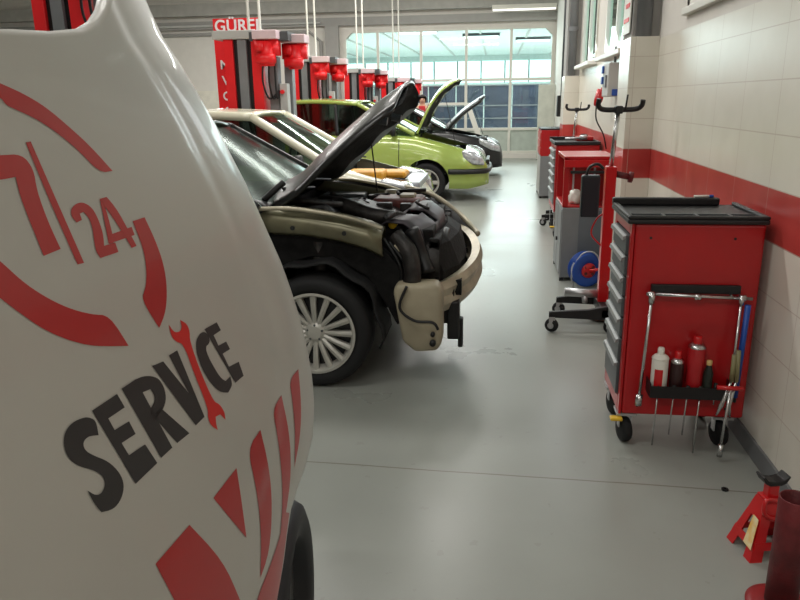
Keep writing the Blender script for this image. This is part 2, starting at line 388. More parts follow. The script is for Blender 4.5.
t = thing('door_panel', 'pale tall panel leaning beside the glazing at the far right corner', 'panel', (1.2, 18.9, 0))
b = B(); box(b, (-.17, -.02, .02), (.24, .03, 1.86)); P('board', b, mat('pale panel', (206, 208, 196), .6), t, bevel=.005)
b = B(); box(b, (-.15, -.03, 0), (-.1, .04, .02)); box(b, (.17, -.03, 0), (.22, .04, .02)); P('foot', b, black, t)
t = thing('wall_notice', 'white notice with red writing hanging beside the window near the grey pipe', 'notice', (.965, 5.98, 2.0))
b = B(); box(b, (-.012, -.24, .0), (-.004, .05, .62)); P('board', b, white, t)
for i in range(5):
    b = B(); box(b, (-.016, -.2, .08+i*.1), (-.0125, .0-.05*(i % 2), .11+i*.1)); P('printed_line', b, liftred, t)
b = B(); box(b, (-.004, -.2, .56), (.012, -.16, .6)); P('hook', b, grey, t)

# ------------------------------------------------------------------ lift posts
def lift_post(x, y, ztop, lab):
    t = thing('lift_post', lab, 'car lift', (x, y, 0), 0)
    W = .23
    b = B(); box(b, (-W, -.14, 0), (-.115, .14, ztop-.1)); box(b, (.115, -.14, 0), (W+.01, .14, ztop-.1)); box(b, (-W, .10, 0), (W, .14, ztop-.1))
    P('column', b, liftred, t, bevel=.006)
    b = B(); box(b, (-.115, -.10, .02), (.115, .10, ztop-.1)); P('column_recess', b, black, t)
    b = B(); box(b, (-.055, -.14, .02), (.055, -.09, ztop-.1)); P('guide_rail', b, grey, t)
    b = B(); box(b, (-.3, -.2, 0), (.3, .16, .02)); P('base_plate', b, greyd, t)
    b = B(); box(b, (-.36, -.17, ztop-.1), (.24, .16, ztop)); P('crossbar', b, lgrey, t, bevel=.008)
    # motor units
    for k, (mx, my, mz) in enumerate([(.34, -.22, 0), (.60, .08, -.03)]):
        m_ = B()
        tube(m_, [(mx, my, ztop-.14+mz), (mx, my, ztop-.42+mz)], .085, 16)
        tube(m_, [(mx-.11, my-.06, ztop-.34+mz), (mx+.11, my-.06, ztop-.34+mz)], .06, 16)
        box(m_, (mx-.12, my-.1, ztop-.25+mz), (mx-.02, my+.05, ztop-.14+mz))
        box(m_, (mx-.16, my-.02, ztop-.3+mz), (mx+.14, my+.12, ztop-.12+mz))
        P('motor', m_, liftred, t, True)
        m_ = B(); box(m_, (mx-.14, my-.12, ztop-.12+mz), (mx+.16, my+.12, ztop-.02+mz)); P('motor_cover', m_, mat('pinkish white cover', (222, 196, 200), .5), t, bevel=.01)
    m_ = B(); box(m_, (.28, -.03, 0), (.40, .12, ztop-.3)); box(m_, (.44, .12, 0), (.54, .26, ztop-.3)); box(m_, (.23, -.02, .3), (.46, .2, .36))
    P('support_beam', m_, grey, t, bevel=.01)
    m_ = B(); box(m_, (.12, -.2, ztop-.13), (.60, .14, ztop-.03)); P('motor_bracket', m_, greyd, t)
    m_ = B(); box(m_, (.42, -.06, ztop-1.1), (.52, .06, ztop-.62)); box(m_, (.38, 0, ztop-.8), (.46, .1, ztop-.76)); P('control_box', m_, lgrey, t, bevel=.008)
    m_ = B(); tube(m_, [(.46, -.05, ztop-.72), (.46, -.1, ztop-.72)], .025, 12); P('switch_knob', m_, liftred, t)
    m_ = B()
    for q in range(3):
        tube(m_, smoothpath([(.28+q*.07, -.2, ztop-.35), (.24+q*.08, -.14, ztop-.6), (.30+q*.05, -.1, ztop-.8), (.42, -.07, ztop-.7)], 5), .012, 6)
    P('hose', m_, black, t, True)
    m_ = B(); [tube(m_, [(q, 0, ztop), (q, 0, 5)], .018, 6) for q in (.06, .2)]; P('ceiling_cable', m_, white, t)
    return t
lift_post(-3.80, 6.3, 2.9, 'large red lift post behind the top left edge of the white bonnet')
lift_post(-3.09, 8.95, 2.38, 'red lift post with grey rail beside the red banner')
lift_post(-3.50, 13.4, 2.33, 'red lift post seen above and through the lime green car')
lift_post(-3.26, 16.9, 2.25, 'smaller red lift post left of the glazing, behind the green car roof')
lift_post(-2.62, 18.3, 2.08, 'farthest and smallest red lift post, just above the raised black bonnet tip')
# banner
t = thing('banner', 'tall narrow red banner with white lettering behind the lift post', 'banner', (-3.70, 9.55, 0))
b = B(); box(b, (-.02, 0, .3), (.62, .02, 2.60)); P('panel', b, liftred, t)
b = B(); tube(b, [(.03, .03, .04), (.03, .03, 2.6)], .02, 8); tube(b, [(.57, .03, .04), (.57, .03, 2.6)], .02, 8); P('pole', b, grey, t)
b = B(); box(b, (-.1, -.1, 0), (.7, .2, .04)); P('base', b, greyd, t)
wtxt = mat('white lettering', (245, 240, 240), .6)
RX = Matrix.Rotation(math.pi/2, 4, 'X')
text_mesh('lettering', 'GÜREL', .21, wtxt, t, Matrix.Translation((.33, -.004, 2.50)) @ RX, .002, 1.05)
for i, ch in enumerate('MVCSM'):
    text_mesh('lettering', ch, .16, wtxt, t, Matrix.Translation((.10, -.004, 2.02-i*.20)) @ RX, .002)

# ------------------------------------------------------------------ wheels
def wheel(parent, x, y, R, face, spokes=16, Rr=.67, style='thin', W=.2, name='wheel'):
    """axis along y; face=-1 means outer face towards -y"""
    o = Vector((x, y, R)); ax = (0, face, 0)
    b = B(); ri = R*Rr
    lathe(b, [(ri, -.01), (ri+.02, .0), (R*.88, .012), (R*.97, -.005), (R, -.035), (R, -W+.035), (R*.96, -W+.005), (ri+.02, -W), (ri, -W)], o, ax, 48, True)
    ty = P(name, b, rubber, parent, True)
    b = B(); lathe(b, [(ri, -.005), (ri+.006, .002), (ri-.008, .004), (ri-.02, -.02), (ri-.03, -.06), (ri-.03, -W+.02), (ri, -W+.01)], o, ax, 48)
    lathe(b, [(0, -.015), (ri*.16, -.018), (ri*.26, -.03), (ri*.3, -.05), (ri*.25, -.09), (0, -.09)], o, ax, 32)
    for k in range(spokes):
        a = 2*math.pi*k/spokes
        def pt(r, h, s): 
            return Vector((x + r*math.cos(a) - s*math.sin(a), y + face*h, R + r*math.sin(a) + s*math.cos(a)))
        w0 = ri*(.055 if style == 'thin' else .12); w1 = ri*(.075 if style == 'thin' else .16)
        vv = []
        for r, wd, h in ((ri*.22, w0, -.032), (ri*.6, w0*1.1, -.016), (ri*.97, w1, -.012)):
            vv.append([b.verts.new(pt(r, h, -wd)), b.verts.new(pt(r, h+.006, 0)), b.verts.new(pt(r, h, wd)), b.verts.new(pt(r, h-.03, wd)), b.verts.new(pt(r, h-.03, -wd))])
        for i in range(2):
            for j in range(5): b.faces.new((vv[i][j], vv[i][(j+1) % 5], vv[i+1][(j+1) % 5], vv[i+1][j]))
    rim = P('rim', b, silver, ty, False)
    b = B(); lathe(b, [(0, -.05), (ri*.92, -.06), (ri*.92, -.07), (0, -.07)], o, ax, 32); P('brake_disc', b, black, ty)
    b = B()
    for k in range(5):
        a = 2*math.pi*k/5+.3; c = o + Vector((math.cos(a)*ri*.19, 0, math.sin(a)*ri*.19)); tube(b, [c+Vector((0, face*-.03, 0)), c+Vector((0, face*-.018, 0))], ri*.03, 6)
    P('wheel_nut', b, greyd, ty)
    return ty

# ------------------------------------------------------------------ generic car
def car_body(paint, parent, xs0, xs1, W, zb, zs, zt, wplan, arches, bay=None, name='body'):
    """zs, zt, wplan: [(x, v)] ascending x"""
    N = int((xs1-xs0)/.045)+1
    xs = [xs0 + (xs1-xs0)*i/(N-1) for i in range(N)]
    rows = 14; tops = 6
    b = B(); allv = {}
    inside = {}
    for sgn in (-1, 1):
        g = []
        for i, x in enumerate(xs):
            wv = interp(x, wplan)*W; s = interp(x, zs); tt = interp(x, zt); bo = interp(x, zb); col_ = []
            for j in range(rows):
                f = j/(rows-1); z = bo + (s-bo)*f
                y = wv*(1 - .10*max(0, (f-.55)/.45)**2 - .07*max(0, (.18-f)/.18)**1.5)
                xx, zz, ins = x, z, False
                for (ax_, az, ar) in arches:
                    d = math.hypot(x-ax_, z-az)
                    if d < ar:
                        ins = True
                        if z < az: 
                            k = math.sqrt(max(ar*ar-(z-az)**2, 0)); xx = ax_ + (k if x > ax_ else -k)
                        else:
                            q = ar/max(d, 1e-4); xx = ax_ + (x-ax_)*q; zz = az + (z-az)*q
                v = b.verts.new((xx, sgn*y, zz)); inside[v] = ins; col_.append(v)
            ysd = wv*.90
            for j in range(1, tops+1):
                f = j/tops; v = b.verts.new((x, sgn*ysd*(1-f), s + (tt-s)*math.sin(f*math.pi/2))); inside[v] = False; col_.append(v)
            g.append(col_)
        for i in range(N-1):
            for j in range(len(g[0])-1):
                q = (g[i][j], g[i][j+1], g[i+1][j+1], g[i+1][j])
                if all(inside[v] for v in q): continue
                xm = (xs[i]+xs[i+1])/2
                if j >= rows and bay and bay[0] < xm < bay[1]: continue
                if j >= rows and paint and bay and len(bay) > 2 and bay[2] < xm < bay[3]: continue
                b.faces.new(q)
        allv[sgn] = g
    for e in (0, -1):
        L = allv[-1][e]; R_ = allv[1][e]
        for j in range(len(L)-1):
            try: b.faces.new((L[j], L[j+1], R_[j+1], R_[j]))
            except Exception: pass
    bmesh.ops.remove_doubles(b, verts=b.verts, dist=.0008)
    return P(name, b, paint, parent, True)
def liner(parent, x, z, R, y0, y1, m=black):
    b = B(); g = []
    for i in range(21):
        a = math.pi*(-.12) + math.pi*1.24*i/20
        g.append([(x+math.cos(a)*R, y0, z+math.sin(a)*R), (x+math.cos(a)*R, y1, z+math.sin(a)*R), ])
    sheet(b, g)
    c = b.verts.new((x, y1, z)); 
    return P('wheel_arch_liner', b, m, parent, True)
def pillars(parent, m, pts_pairs, r):
    for a, c in pts_pairs:
        b = B(); tube(b, smoothpath([a, ((a[0]+c[0])/2, (a[1]+c[1])/2, (a[2]+c[2])/2+.0), c], 3), r, 8); P('pillar', b, m, parent, True)
def hood(parent, m, liner_m, path, W, taper=.82, crown=.06, thick=.025, yoff=0):
    """path: [(x,z)] from hinge to tip; spans y -W..W"""
    pts = smoothpath([(p[0], 0, p[1]) for p in path], 5); n = len(pts)
    g = []
    for i, p in enumerate(pts):
        f = i/(n-1)
        d = (pts[min(i+1, n-1)]-pts[max(i-1, 0)]).normalized(); nrm = Vector((-d.z, 0, d.x))
        ww = W*(1 - (1-taper)*f**3)
        row = []
        for j in range(17):
            s = -1+j/8; row.append(p + nrm*crown*(1-abs(s)**2.5) + Vector((0, s*ww, 0)) + d*(-.10*abs(s)**3*f**4))
        g.append(row)
    b = B(); sheet(b, g); o = P('bonnet', b, m, parent, True, solid=thick)
    # underside ribs
    b = B()
    g2 = []
    for i in range(1, n-1):
        d = (pts[i+1]-pts[i-1]).normalized(); nrm = Vector((-d.z, 0, d.x))
        g2.append([v - nrm*(.034 + .012*math.sin(j*1.2)*math.cos(i*.9)) for j, v in enumerate(g[i][1:-1])])
    sheet(b, g2); P('bonnet_liner', b, liner_m, o, True)
    return o

def car(name, label, cat, loc, s):
    t = thing(name, label, cat, loc, 0)
    W = s['W']; paint = s['paint']
    body = car_body(paint, t, s['x0'], s['x1'], W, s['zb'], s['zs'], s['zt'], s['wp'], s['arches'], s.get('bay'))
    for (ax_, az, ar) in s['arches']:
        for sg in (-1, 1): liner(t, ax_, az, ar*.99, sg*W*.95, sg*(W-.32))
    for (wx_, fy) in s['wheels']:
        wheel(t, wx_, fy*(W-.03), s['R'], fy, s.get('spokes', 5), .66, s.get('sty', 'fat'))
    # greenhouse
    A0, A1, C1, C0 = s['A0'], s['A1'], s['C1'], s['C0']; wb = W*.90; wr = W*s.get('wr', .72)
    # roof
    g = []
    for i in range(15):
        f = i/14; x = A1[0]+(C1[0]-A1[0])*f; z = A1[1]+(C1[1]-A1[1])*f + s.get('rc', .03)*math.sin(math.pi*f)
        g.append([(x - .05*math.cos(j/12*math.pi-math.pi/2)*(-1 if f < .5 else 1)*(abs(f-.5)*2)**4, (-1+j/6)*wr, z + .05*(1-abs(-1+j/6)**3)) for j in range(13)])
    b = B(); sheet(b, g); P('roof', b, paint, t, True, solid=.03)
    xb = s['B']; zbelt = interp(xb, s['zs']); 
    prs = []
    for sg in (-1, 1):
        prs += [((A0[0], sg*wb, A0[1]), (A1[0], sg*wr, A1[1])), ((C0[0], sg*wb, C0[1]), (C1[0], sg*wr, C1[1]))]
    pillars(t, paint, prs, s.get('pr', .032))
    for xbb in ([xb] + s.get('B2', [])):
        zr_ = interp(xbb, [(C1[0], C1[1]), (A1[0], A1[1])])
        pillars(t, s.get('bpil', black), [((xbb, sg*wb, interp(xbb, s['zs'])), (xbb-.04, sg*wr, zr_)) for sg in (-1, 1)], .028)
    for sg in (-1, 1):
        b = B(); tube(b, smoothpath([(A1[0], sg*wr, A1[1]), ((A1[0]+C1[0])/2, sg*wr, (A1[1]+C1[1])/2+s.get('rc', .03)), (C1[0], sg*wr, C1[1])], 6), s.get('pr', .03), 8); P('roof_rail', b, paint, t, True)
        # side glass: follows the belt and roof line
        g = [[], []]
        for i in range(9):
            f = i/8
            xb_ = A0[0]+(C0[0]-A0[0])*f; xr_ = A1[0]+(C1[0]-A1[0])*f
            g[0].append((xb_, sg*(wb+.0), interp(xb_, s['zs'])-.01)); g[1].append((xr_, sg*(wr-.0), A1[1]+(C1[1]-A1[1])*f+s.get('rc', .03)*math.sin(math.pi*f)))
        b = B(); sheet(b, g); P('side_window', b, carglass, t, True)
    def screen(a0, a1, nm, mm, bow):
        g = []
        for i in range(7):
            f = i/6; g.append([(a0[0]+(a1[0]-a0[0])*f + bow*(1-abs(-1+j/5)**2), (-1+j/5)*(wb+(wr-wb)*f), a0[1]+(a1[1]-a0[1])*f) for j in range(11)])
        b = B(); sheet(b, g); return P(nm, b, mm, t, True)
    screen(A0, A1, 'windscreen', s.get('wsm', carglass), .10); screen(C0, C1, 'rear_window', carglass, -.06)
    # wipers
    for k in (0, 1):
        b = B(); tube(b, [(A0[0]+.14, -.1+k*.45, A0[1]+.03), (A0[0]+.06, -.5+k*.5, A0[1]+.07)], .009, 6); P('wiper', b, black, t)
    # interior
    b = B()
    for sx in (A1[0]-.1, A1[0]-1.0):
        for sg in (-1, 1): 
            box(b, (sx-.45, sg*.4-.24, .35), (sx, sg*.4+.24, .62)); box(b, (sx-.5, sg*.4-.23, .6), (sx-.38, sg*.4+.23, 1.08)); box(b, (sx-.47, sg*.4-.12, 1.1), (sx-.4, sg*.4+.12, 1.26))
    P('seats', b, interior, t, bevel=.03)
    b = B(); box(b, (A0[0]-.45, -wb+.08, .7), (A0[0]-.02, wb-.08, A0[1]-.03)); P('dashboard', b, black, t, bevel=.03)
    b = B(); tube(b, [(A0[0]-.5+.05*math.sin(a/10*6.283), -.38+.18*math.cos(a/10*6.283), .98+.17*math.sin(a/10*6.283)) for a in range(10)], .014, 6, closed=True)
    tube(b, [(A0[0]-.4, -.38, .93), (A0[0]-.5, -.38, .98)], .03, 8); P('steering_wheel', b, black, t, True)
    # mirrors, handles, seams
    for sg in (-1, 1):
        b = B(); lathe(b, [(0, -.05), (.05, -.045), (.085, 0), (.08, .05), (0, .06)], (A0[0]-.32, sg*(W+.05), A0[1]+.06), (1, 0, 0), 14)
        tube(b, [(A0[0]-.28, sg*W*.88, A0[1]), (A0[0]-.3, sg*(W+.03), A0[1]+.04)], .025, 8); P('mirror', b, black, t, True)
        for hx in s['handles']:
            b = B(); tube(b, smoothpath([(hx-.09, sg*W*.945, s['hz']), (hx, sg*W*.985, s['hz']+.005), (hx+.09, sg*W*.945, s['hz'])], 4), .014, 6); P('door_handle', b, s.get('hm', paint), t, True)
        for sx in s['seams']:
            b = B(); tube(b, [(sx, sg*W*(1.002 if z_ < .85 else .94+.03*(1-z_)), z_) for z_ in (.3, .45, .6, .75)] + [(sx, sg*W*.93, interp(sx, s['zs'])-.03)], .005, 5); P('door_seam', b, black, t)
    return t

def engine_bay(t, x0, x1, W, z0, ztop, seed, cover=None):
    rnd = random.Random(seed)
    b = B(); box(b, (x0, -W, z0-.02), (x1, W, z0)); box(b, (x0-.02, -W, z0), (x0, W, ztop-.06)); box(b, (x0, -W-.02, z0), (x1, -W, ztop-.08)); box(b, (x0, W, z0), (x1, W+.02, ztop-.08))
    P('engine_bay_tub', b, engine, t)
    b = B(); box(b, (x0+.25, -.3, z0), (x1-.2, .3, ztop-.12)); P('engine_block', b, engine, t, bevel=.03)
    b = B(); box(b, (x0+.28, -.26, ztop-.12), (x1-.24, .22, ztop-.05)); P('engine_cover', b, cover or engine2, t, bevel=.025)
    b = B(); box(b, (x0+.1, W-.32, z0+.05), (x0+.38, W-.06, ztop-.07)); P('battery', b, greyd, t, bevel=.01)
    for sg in (-1, 1):
        b = B(); lathe(b, [(.13, 0), (.12, .08), (.07, .1), (.05, .14), (0, .145)], (x0+.28, sg*(W-.16), ztop-.2), (0, 0, 1), 20); P('strut_tower', b, engine2, t, True)
    b = B(); lathe(b, [(0, 0), (.08, 0), (.09, .12), (.05, .14), (.05, .17), (0, .17)], (x1-.3, -W+.17, ztop-.24), (0, 0, 1), 16); P('fluid_reservoir', b, tankw, t, True)
    for k in range(9):
        p = [(x0+.1+rnd.random()*(x1-x0-.2), -W+.1+rnd.random()*(2*W-.2), ztop-.13+rnd.random()*.06) for _ in range(4)]
        p.sort(key=lambda v: v[k % 2]); b = B(); tube(b, smoothpath(p, 6), .012+.014*rnd.random(), 8); P('hose', b, black, t, True)

# --- lime green car
s = dict(paint=greenp, W=.86, R=.30, x0=-4.13, x1=0,
         zb=[(-4.13, .34), (-3.9, .22), (-.3, .2), (0, .26)],
         zs=[(-4.13, .92), (-4.0, 1.02), (-1.5, 1.02), (-1.15, .99), (-.8, .90), (-.4, .79), (-.15, .68), (-.05, .58), (0, .48)],
         zt=[(-4.13, .95), (-4.0, 1.04), (-1.5, 1.08), (-1.15, 1.06), (-.8, .96), (-.4, .84), (-.15, .71), (-.05, .60), (0, .49)],
         wp=[(-4.13, .86), (-3.95, .95), (-3.4, 1), (-.7, 1), (-.35, .96), (-.15, .87), (-.05, .77), (0, .68)],
         arches=[(-.96, .30, .36), (-3.45, .30, .36)], wheels=[(-.96, -1), (-3.45, -1), (-.96, 1), (-3.45, 1)],
         bay=(-1.08, -.38), A0=(-1.15, 1.03), A1=(-2.05, 1.49), C1=(-3.4, 1.51), C0=(-4.0, 1.02), B=-2.35, B2=[-3.2], wr=.75,
         handles=[-2.2, -3.1], hz=.9, seams=[-1.38, -2.36, -3.25])
g_ = car('green_car', 'lime green hatchback with raised bonnet, nose pointing right', 'car', (-.10, 11.88, 0), s)
engine_bay(g_, -1.08, -.38, .70, .45, .86, 3)
hood(g_, greenp, engine, [(-1.12, 1.04), (-1.02, 1.25), (-.90, 1.48), (-.76, 1.66), (-.60, 1.77), (-.46, 1.80)], .70)
for sg in (-1, 1):
    b = B(); prism(b, [(-.06, .56), (-.10, .68), (-.22, .76), (-.42, .79), (-.40, .66), (-.25, .57)], sg*.60, sg*.805); hl = P('headlight', b, lampglass, g_, True, bevel=.03)
    b = B(); tube(b, [(-.05, sg*.60, .31), (-.035, sg*.60, .31)], .045, 14); P('fog_light', b, lampglass, g_)
b = B(); tube(b, smoothpath([(-.62, -.865, .47), (-.35, -.845, .47), (-.12, -.765, .47), (-.02, -.6, .47), (.012, 0, .47), (-.02, .6, .47), (-.12, .765, .47), (-.35, .845, .47), (-.62, .865, .47)], 5), .04, 8)
P('bumper_strip', b, black, g_, True)
b = B(); box(b, (-.05, -.42, .54), (.002, .42, .62)); P('grille', b, black, g_, bevel=.01)
b = B(); tube(b, [(-.55, -.3, .9), (-.72, -.2, 1.62)], .006, 6); P('bonnet_stay', b, black, g_)

# --- cream white car
s = dict(pr=.045, paint=cream, W=.83, R=.29, x0=-4.0, x1=0,
         zb=[(-4.0, .34), (-3.8, .2), (-.3, .2), (0, .28)],
         zs=[(-4.0, .8), (-3.85, .93), (-1.6, .93), (-.85, .88), (-.4, .77), (-.12, .66), (0, .5)],
         zt=[(-4.0, .83), (-3.85, .95), (-1.6, .97), (-.85, .93), (-.4, .81), (-.12, .69), (0, .51)],
         wp=[(-4.0, .86), (-3.8, .95), (-3.3, 1), (-.7, 1), (-.3, .96), (-.1, .87), (0, .72)],
         arches=[(-.82, .29, .35), (-3.2, .29, .35)], wheels=[(-.82, -1), (-3.2, -1), (-.82, 1), (-3.2, 1)],
         bay=(-.84, -.2), A0=(-.9, .9), A1=(-1.75, 1.40), C1=(-3.3, 1.40), C0=(-3.85, .95), B=-2.15, B2=[-3.0],
         handles=[-2.05, -2.9], hz=.8, seams=[-1.15, -2.15, -3.0])
c_ = car('white_car', 'cream white car without bonnet, orange parts in its open engine bay', 'car', (-.70, 7.72, 0), s)
engine_bay(c_, -.84, -.2, .68, .4, .80, 5, orange)
b = B(); box(b, (-.80, -.64, .76), (-.42, -.28, .86)); box(b, (-.5, -.35, .76), (-.22, .0, .83)); P('orange_airbox', b, orange, c_, bevel=.03)
for sg in (-1, 1):
    b = B(); prism(b, [(-.02, .5), (-.05, .66), (-.14, .75), (-.42, .80), (-.42, .62), (-.2, .52)], sg*.52, sg*.80); P('headlight', b, lampglass, c_, True, bevel=.03)
b = B(); box(b, (-.26, -.5, .66), (-.06, .5, .74)); P('latch_panel', b, silverp, c_, bevel=.02)
b = B(); tube(b, smoothpath([(-.5, -.84, .42), (-.1, -.74, .42), (.01, 0, .42), (-.1, .74, .42), (-.5, .84, .42)], 6), .05, 8); P('bumper_strip', b, silverp, c_, True)

# --- black car at the back
s = dict(paint=darkcar, W=.84, R=.30, x0=-4.1, x1=0,
         zb=[(-4.1, .34), (-3.8, .2), (-.3, .18), (0, .2)],
         zs=[(-4.1, .8), (-3.9, .92), (-1.6, .92), (-1.1, .90), (-.6, .80), (-.15, .68), (-.04, .58), (0, .46)],
         zt=[(-4.1, .83), (-3.9, .95), (-1.6, .97), (-1.1, .96), (-.6, .85), (-.15, .71), (-.04, .6), (0, .47)],
         wp=[(-4.1, .86), (-3.8, .95), (-3.3, 1), (-.7, 1), (-.3, .96), (-.1, .87), (0, .74)],
         arches=[(-.85, .30, .36), (-3.3, .30, .36)], wheels=[(-.85, -1), (-3.3, -1), (-.85, 1), (-3.3, 1)],
         bay=(-1.1, -.3), A0=(-1.15, .94), A1=(-1.95, 1.38), C1=(-3.3, 1.38), C0=(-3.95, .94), B=-2.25,
         handles=[-2.1], hz=.8, seams=[-1.35, -2.3])
k_ = car('black_car', 'black car with raised bonnet, half hidden behind the lime green car', 'car', (.13, 15.45, 0), s)
engine_bay(k_, -1.1, -.3, .68, .4, .84, 9)
hood(k_, darkcar, engine, [(-1.15, .95), (-1.0, 1.10), (-.82, 1.27), (-.64, 1.40), (-.45, 1.52), (-.36, 1.56)], .70, crown=.07, thick=.05)
for sg in (-1, 1):
    b = B(); prism(b, [(-.03, .5), (-.06, .62), (-.18, .70), (-.48, .77), (-.46, .66), (-.22, .54)], sg*.56, sg*.80); P('headlight', b, lampglass, k_, True, bevel=.03)
b = B(); box(b, (-.04, -.45, .3), (.006, .45, .42)); P('grille', b, greyd, k_, bevel=.01)
b = B(); tube(b, [(-.4, -.3, .83), (-.6, -.3, 1.36)], .006, 6); P('bonnet_stay', b, black, k_)
# ------------------------------------------------------------------ stripped black car in the foreground bay
YC = 4.45; XF = -.10
s = dict(paint=blackgloss, W=.86, R=.31, x0=-4.3, x1=-1.22,
         zb=[(-4.3, .34), (-4.1, .22), (-1.22, .2)],
         zs=[(-4.3, .85), (-4.1, .95), (-1.6, .97), (-1.22, .98)],
         zt=[(-4.3, .88), (-4.1, .98), (-1.6, 1.02), (-1.22, 1.04)],
         wp=[(-4.3, .86), (-4.0, .95), (-3.5, 1), (-1.22, 1)],
         arches=[(-3.42, .31, .37)], wheels=[(-3.42, -1), (-3.42, 1)], sty='thin', spokes=18,
         pr=.02, A0=(-1.16, 1.0), A1=(-1.80, 1.385), C1=(-3.5, 1.42), C0=(-4.1, .97), B=-2.2, wsm=wsglass,
         handles=[-2.3, -3.2], hz=.82, seams=[-1.5, -2.4])
e_ = car('stripped_car', 'dark car with raised black bonnet and its front bumper and wing removed', 'car', (XF, YC, 0), s)
for sg in (-1, 1): wheel(e_, -.87, sg*.84, .315, sg, 16, .72, 'thin', .21)
# custom front end
b = B()
g = []
for x, z0, z1 in ((-1.24, .86, .98), (-1.1, .84, .975), (-.9, .83, .95), (-.72, .80, .92), (-.58, .76, .885), (-.50, .72, .85)):
    g.append([(x, -.70, z0), (x, -.725, z0+.02), (x, -.725, z1-.03), (x, -.70, z1), (x, -.58, z1+.02), (x, -.56, z1-.05)])
sheet(b, g); P('inner_wing_rail', b, olive, e_, True, solid=.01, label='dusty silver inner wing rail')
b = B(); sheet(b, [[(p[0], -p[1], p[2]) for p in r_] for r_ in g]); P('inner_wing_rail', b, olive, e_, True, solid=.01)
for sg in (-1, 1):
    b = B(); tube(b, smoothpath([(-1.3, sg*.74, .98), (-1.0, sg*.735, .99), (-.7, sg*.72, .945), (-.5, sg*.70, .88)], 5), .012, 8); P('weld_flange', b, beamc, e_, True)
    for q in (1, 3.2):
        b = B(); tube(b, [(-1.12+q*.13, sg*.726, .895-q*.012), (-1.12+q*.13, sg*.732, .895-q*.012)], .013, 10); P('bolt', b, black, e_)
    # wheel arch liner, near side black plastic
    b = B(); g2 = []
    for i in range(25):
        a = math.pi*(-.08)+math.pi*1.12*i/24
        R1 = .375 + .015*math.sin(i*1.3)
        g2.append([(-.87+math.cos(a)*R1, sg*y, .32+math.sin(a)*R1*1.03) for y in (.80, .72, .60, .52)])
    sheet(b, g2); P('wheel_arch_liner', b, rubber, e_, True, solid=.012)
    # side apron between rail and liner
    b = B(); prism(b, [(-1.24, .3), (-1.24, .88), (-1.1, .86), (-.72, .82), (-.5, .76), (-.38, .62), (-.35, .40), (-.43, .32), (-.50, .45), (-.6, .6), (-.75, .69), (-.9, .71), (-1.05, .67), (-1.2, .5)], sg*.60, sg*.66)
    P('inner_apron', b, engine, e_, bevel=.008)
    b = B(); tube(b, [(-.87, sg*.4, .31), (-.87, sg*.74, .31)], .04, 10); tube(b, [(-.87, sg*.55, .34), (-.87, sg*.62, .8)], .05, 12); P('strut', b, engine2, e_, True)
    b = B(); tube(b, smoothpath([(-.44, sg*.60, .82), (-.36, sg*.66, .74), (-.34, sg*.68, .60), (-.38, sg*.66, .5)], 5), .05, 10); P('brake_duct', b, engine2, e_, True)
    b = B(); lathe(b, [(.11, 0), (.12, .04), (.10, .12), (.05, .16), (0, .16)], (-.20, sg*.48, .66), (-1, 0, 0), 20); P('lamp_bucket', b, engine2, e_, True)
b = B(); box(b, (-1.24, -.58, .40), (-.26, .58, .43)); box(b, (-1.26, -.70, .4), (-1.22, .70, 1.0)); P('bay_tub', b, engine, e_)
b = B(); prism(b, [(-1.24, .88), (-1.12, 1.0), (-1.24, 1.05), (-1.36, 1.03)], -.72, .72); P('scuttle_panel', b, black, e_, bevel=.015)
b = B(); tube(b, [(-1.18, -.6, 1.03), (-1.22, -.1, 1.07)], .012, 6); tube(b, [(-1.18, .1, 1.04), (-1.22, .6, 1.08)], .012, 6); P('wiper', b, black, e_)
b = B(); box(b, (-1.0, -.34, .43), (-.45, .36, .82)); P('engine_block', b, engine, e_, bevel=.03)
b = B(); prism(b, [(-1.05, .84), (-1.0, .93), (-.75, .94), (-.5, .87), (-.48, .82)], -.32, .12); P('engine_cover', b, black, e_, bevel=.02)
b = B(); prism(b, [(-1.12, .9), (-1.06, .97), (-.86, .985), (-.78, .9)], -.5, -.12); o = P('air_filter_box', b, black, e_, bevel=.025)
b = B(); tube(b, smoothpath([(-1.1, -.46, .985), (-.98, -.5, 1.0), (-.84, -.42, .97), (-.78, -.25, .95), (-.9, -.14, .99)], 6), .02, 8); P('filter_clip', b, engine2, e_, True)
b = B(); tube(b, smoothpath([(-.95, -.20, .95), (-.8, -.30, .95), (-.62, -.36, .90), (-.42, -.34, .87)], 6), .045, 12); P('intake_duct', b, engine2, e_, True)
b = B(); box(b, (-.7, .10, .84), (-.36, .38, .93)); P('coil_cover', b, rust, e_, bevel=.03)
b = B(); box(b, (-.52, .16, .925), (-.42, .3, .95)); P('cap_plate', b, tankw, e_, bevel=.01)
b = B(); tube(b, [(-.47, -.52, .87), (-.47, -.40, .87)], .024, 10); P('filler_cap', b, yellow, e_, True, label='yellow filler cap')
b = B(); box(b, (-1.1, .42, .5), (-.8, .66, .92)); P('battery', b, greyd, e_, bevel=.01)
b = B(); lathe(b, [(0, 0), (.075, 0), (.08, .14), (.05, .17), (.04, .2), (0, .2)], (-.62, .52, .74), (0, 0, 1), 16); P('coolant_bottle', b, tankw, e_, True)
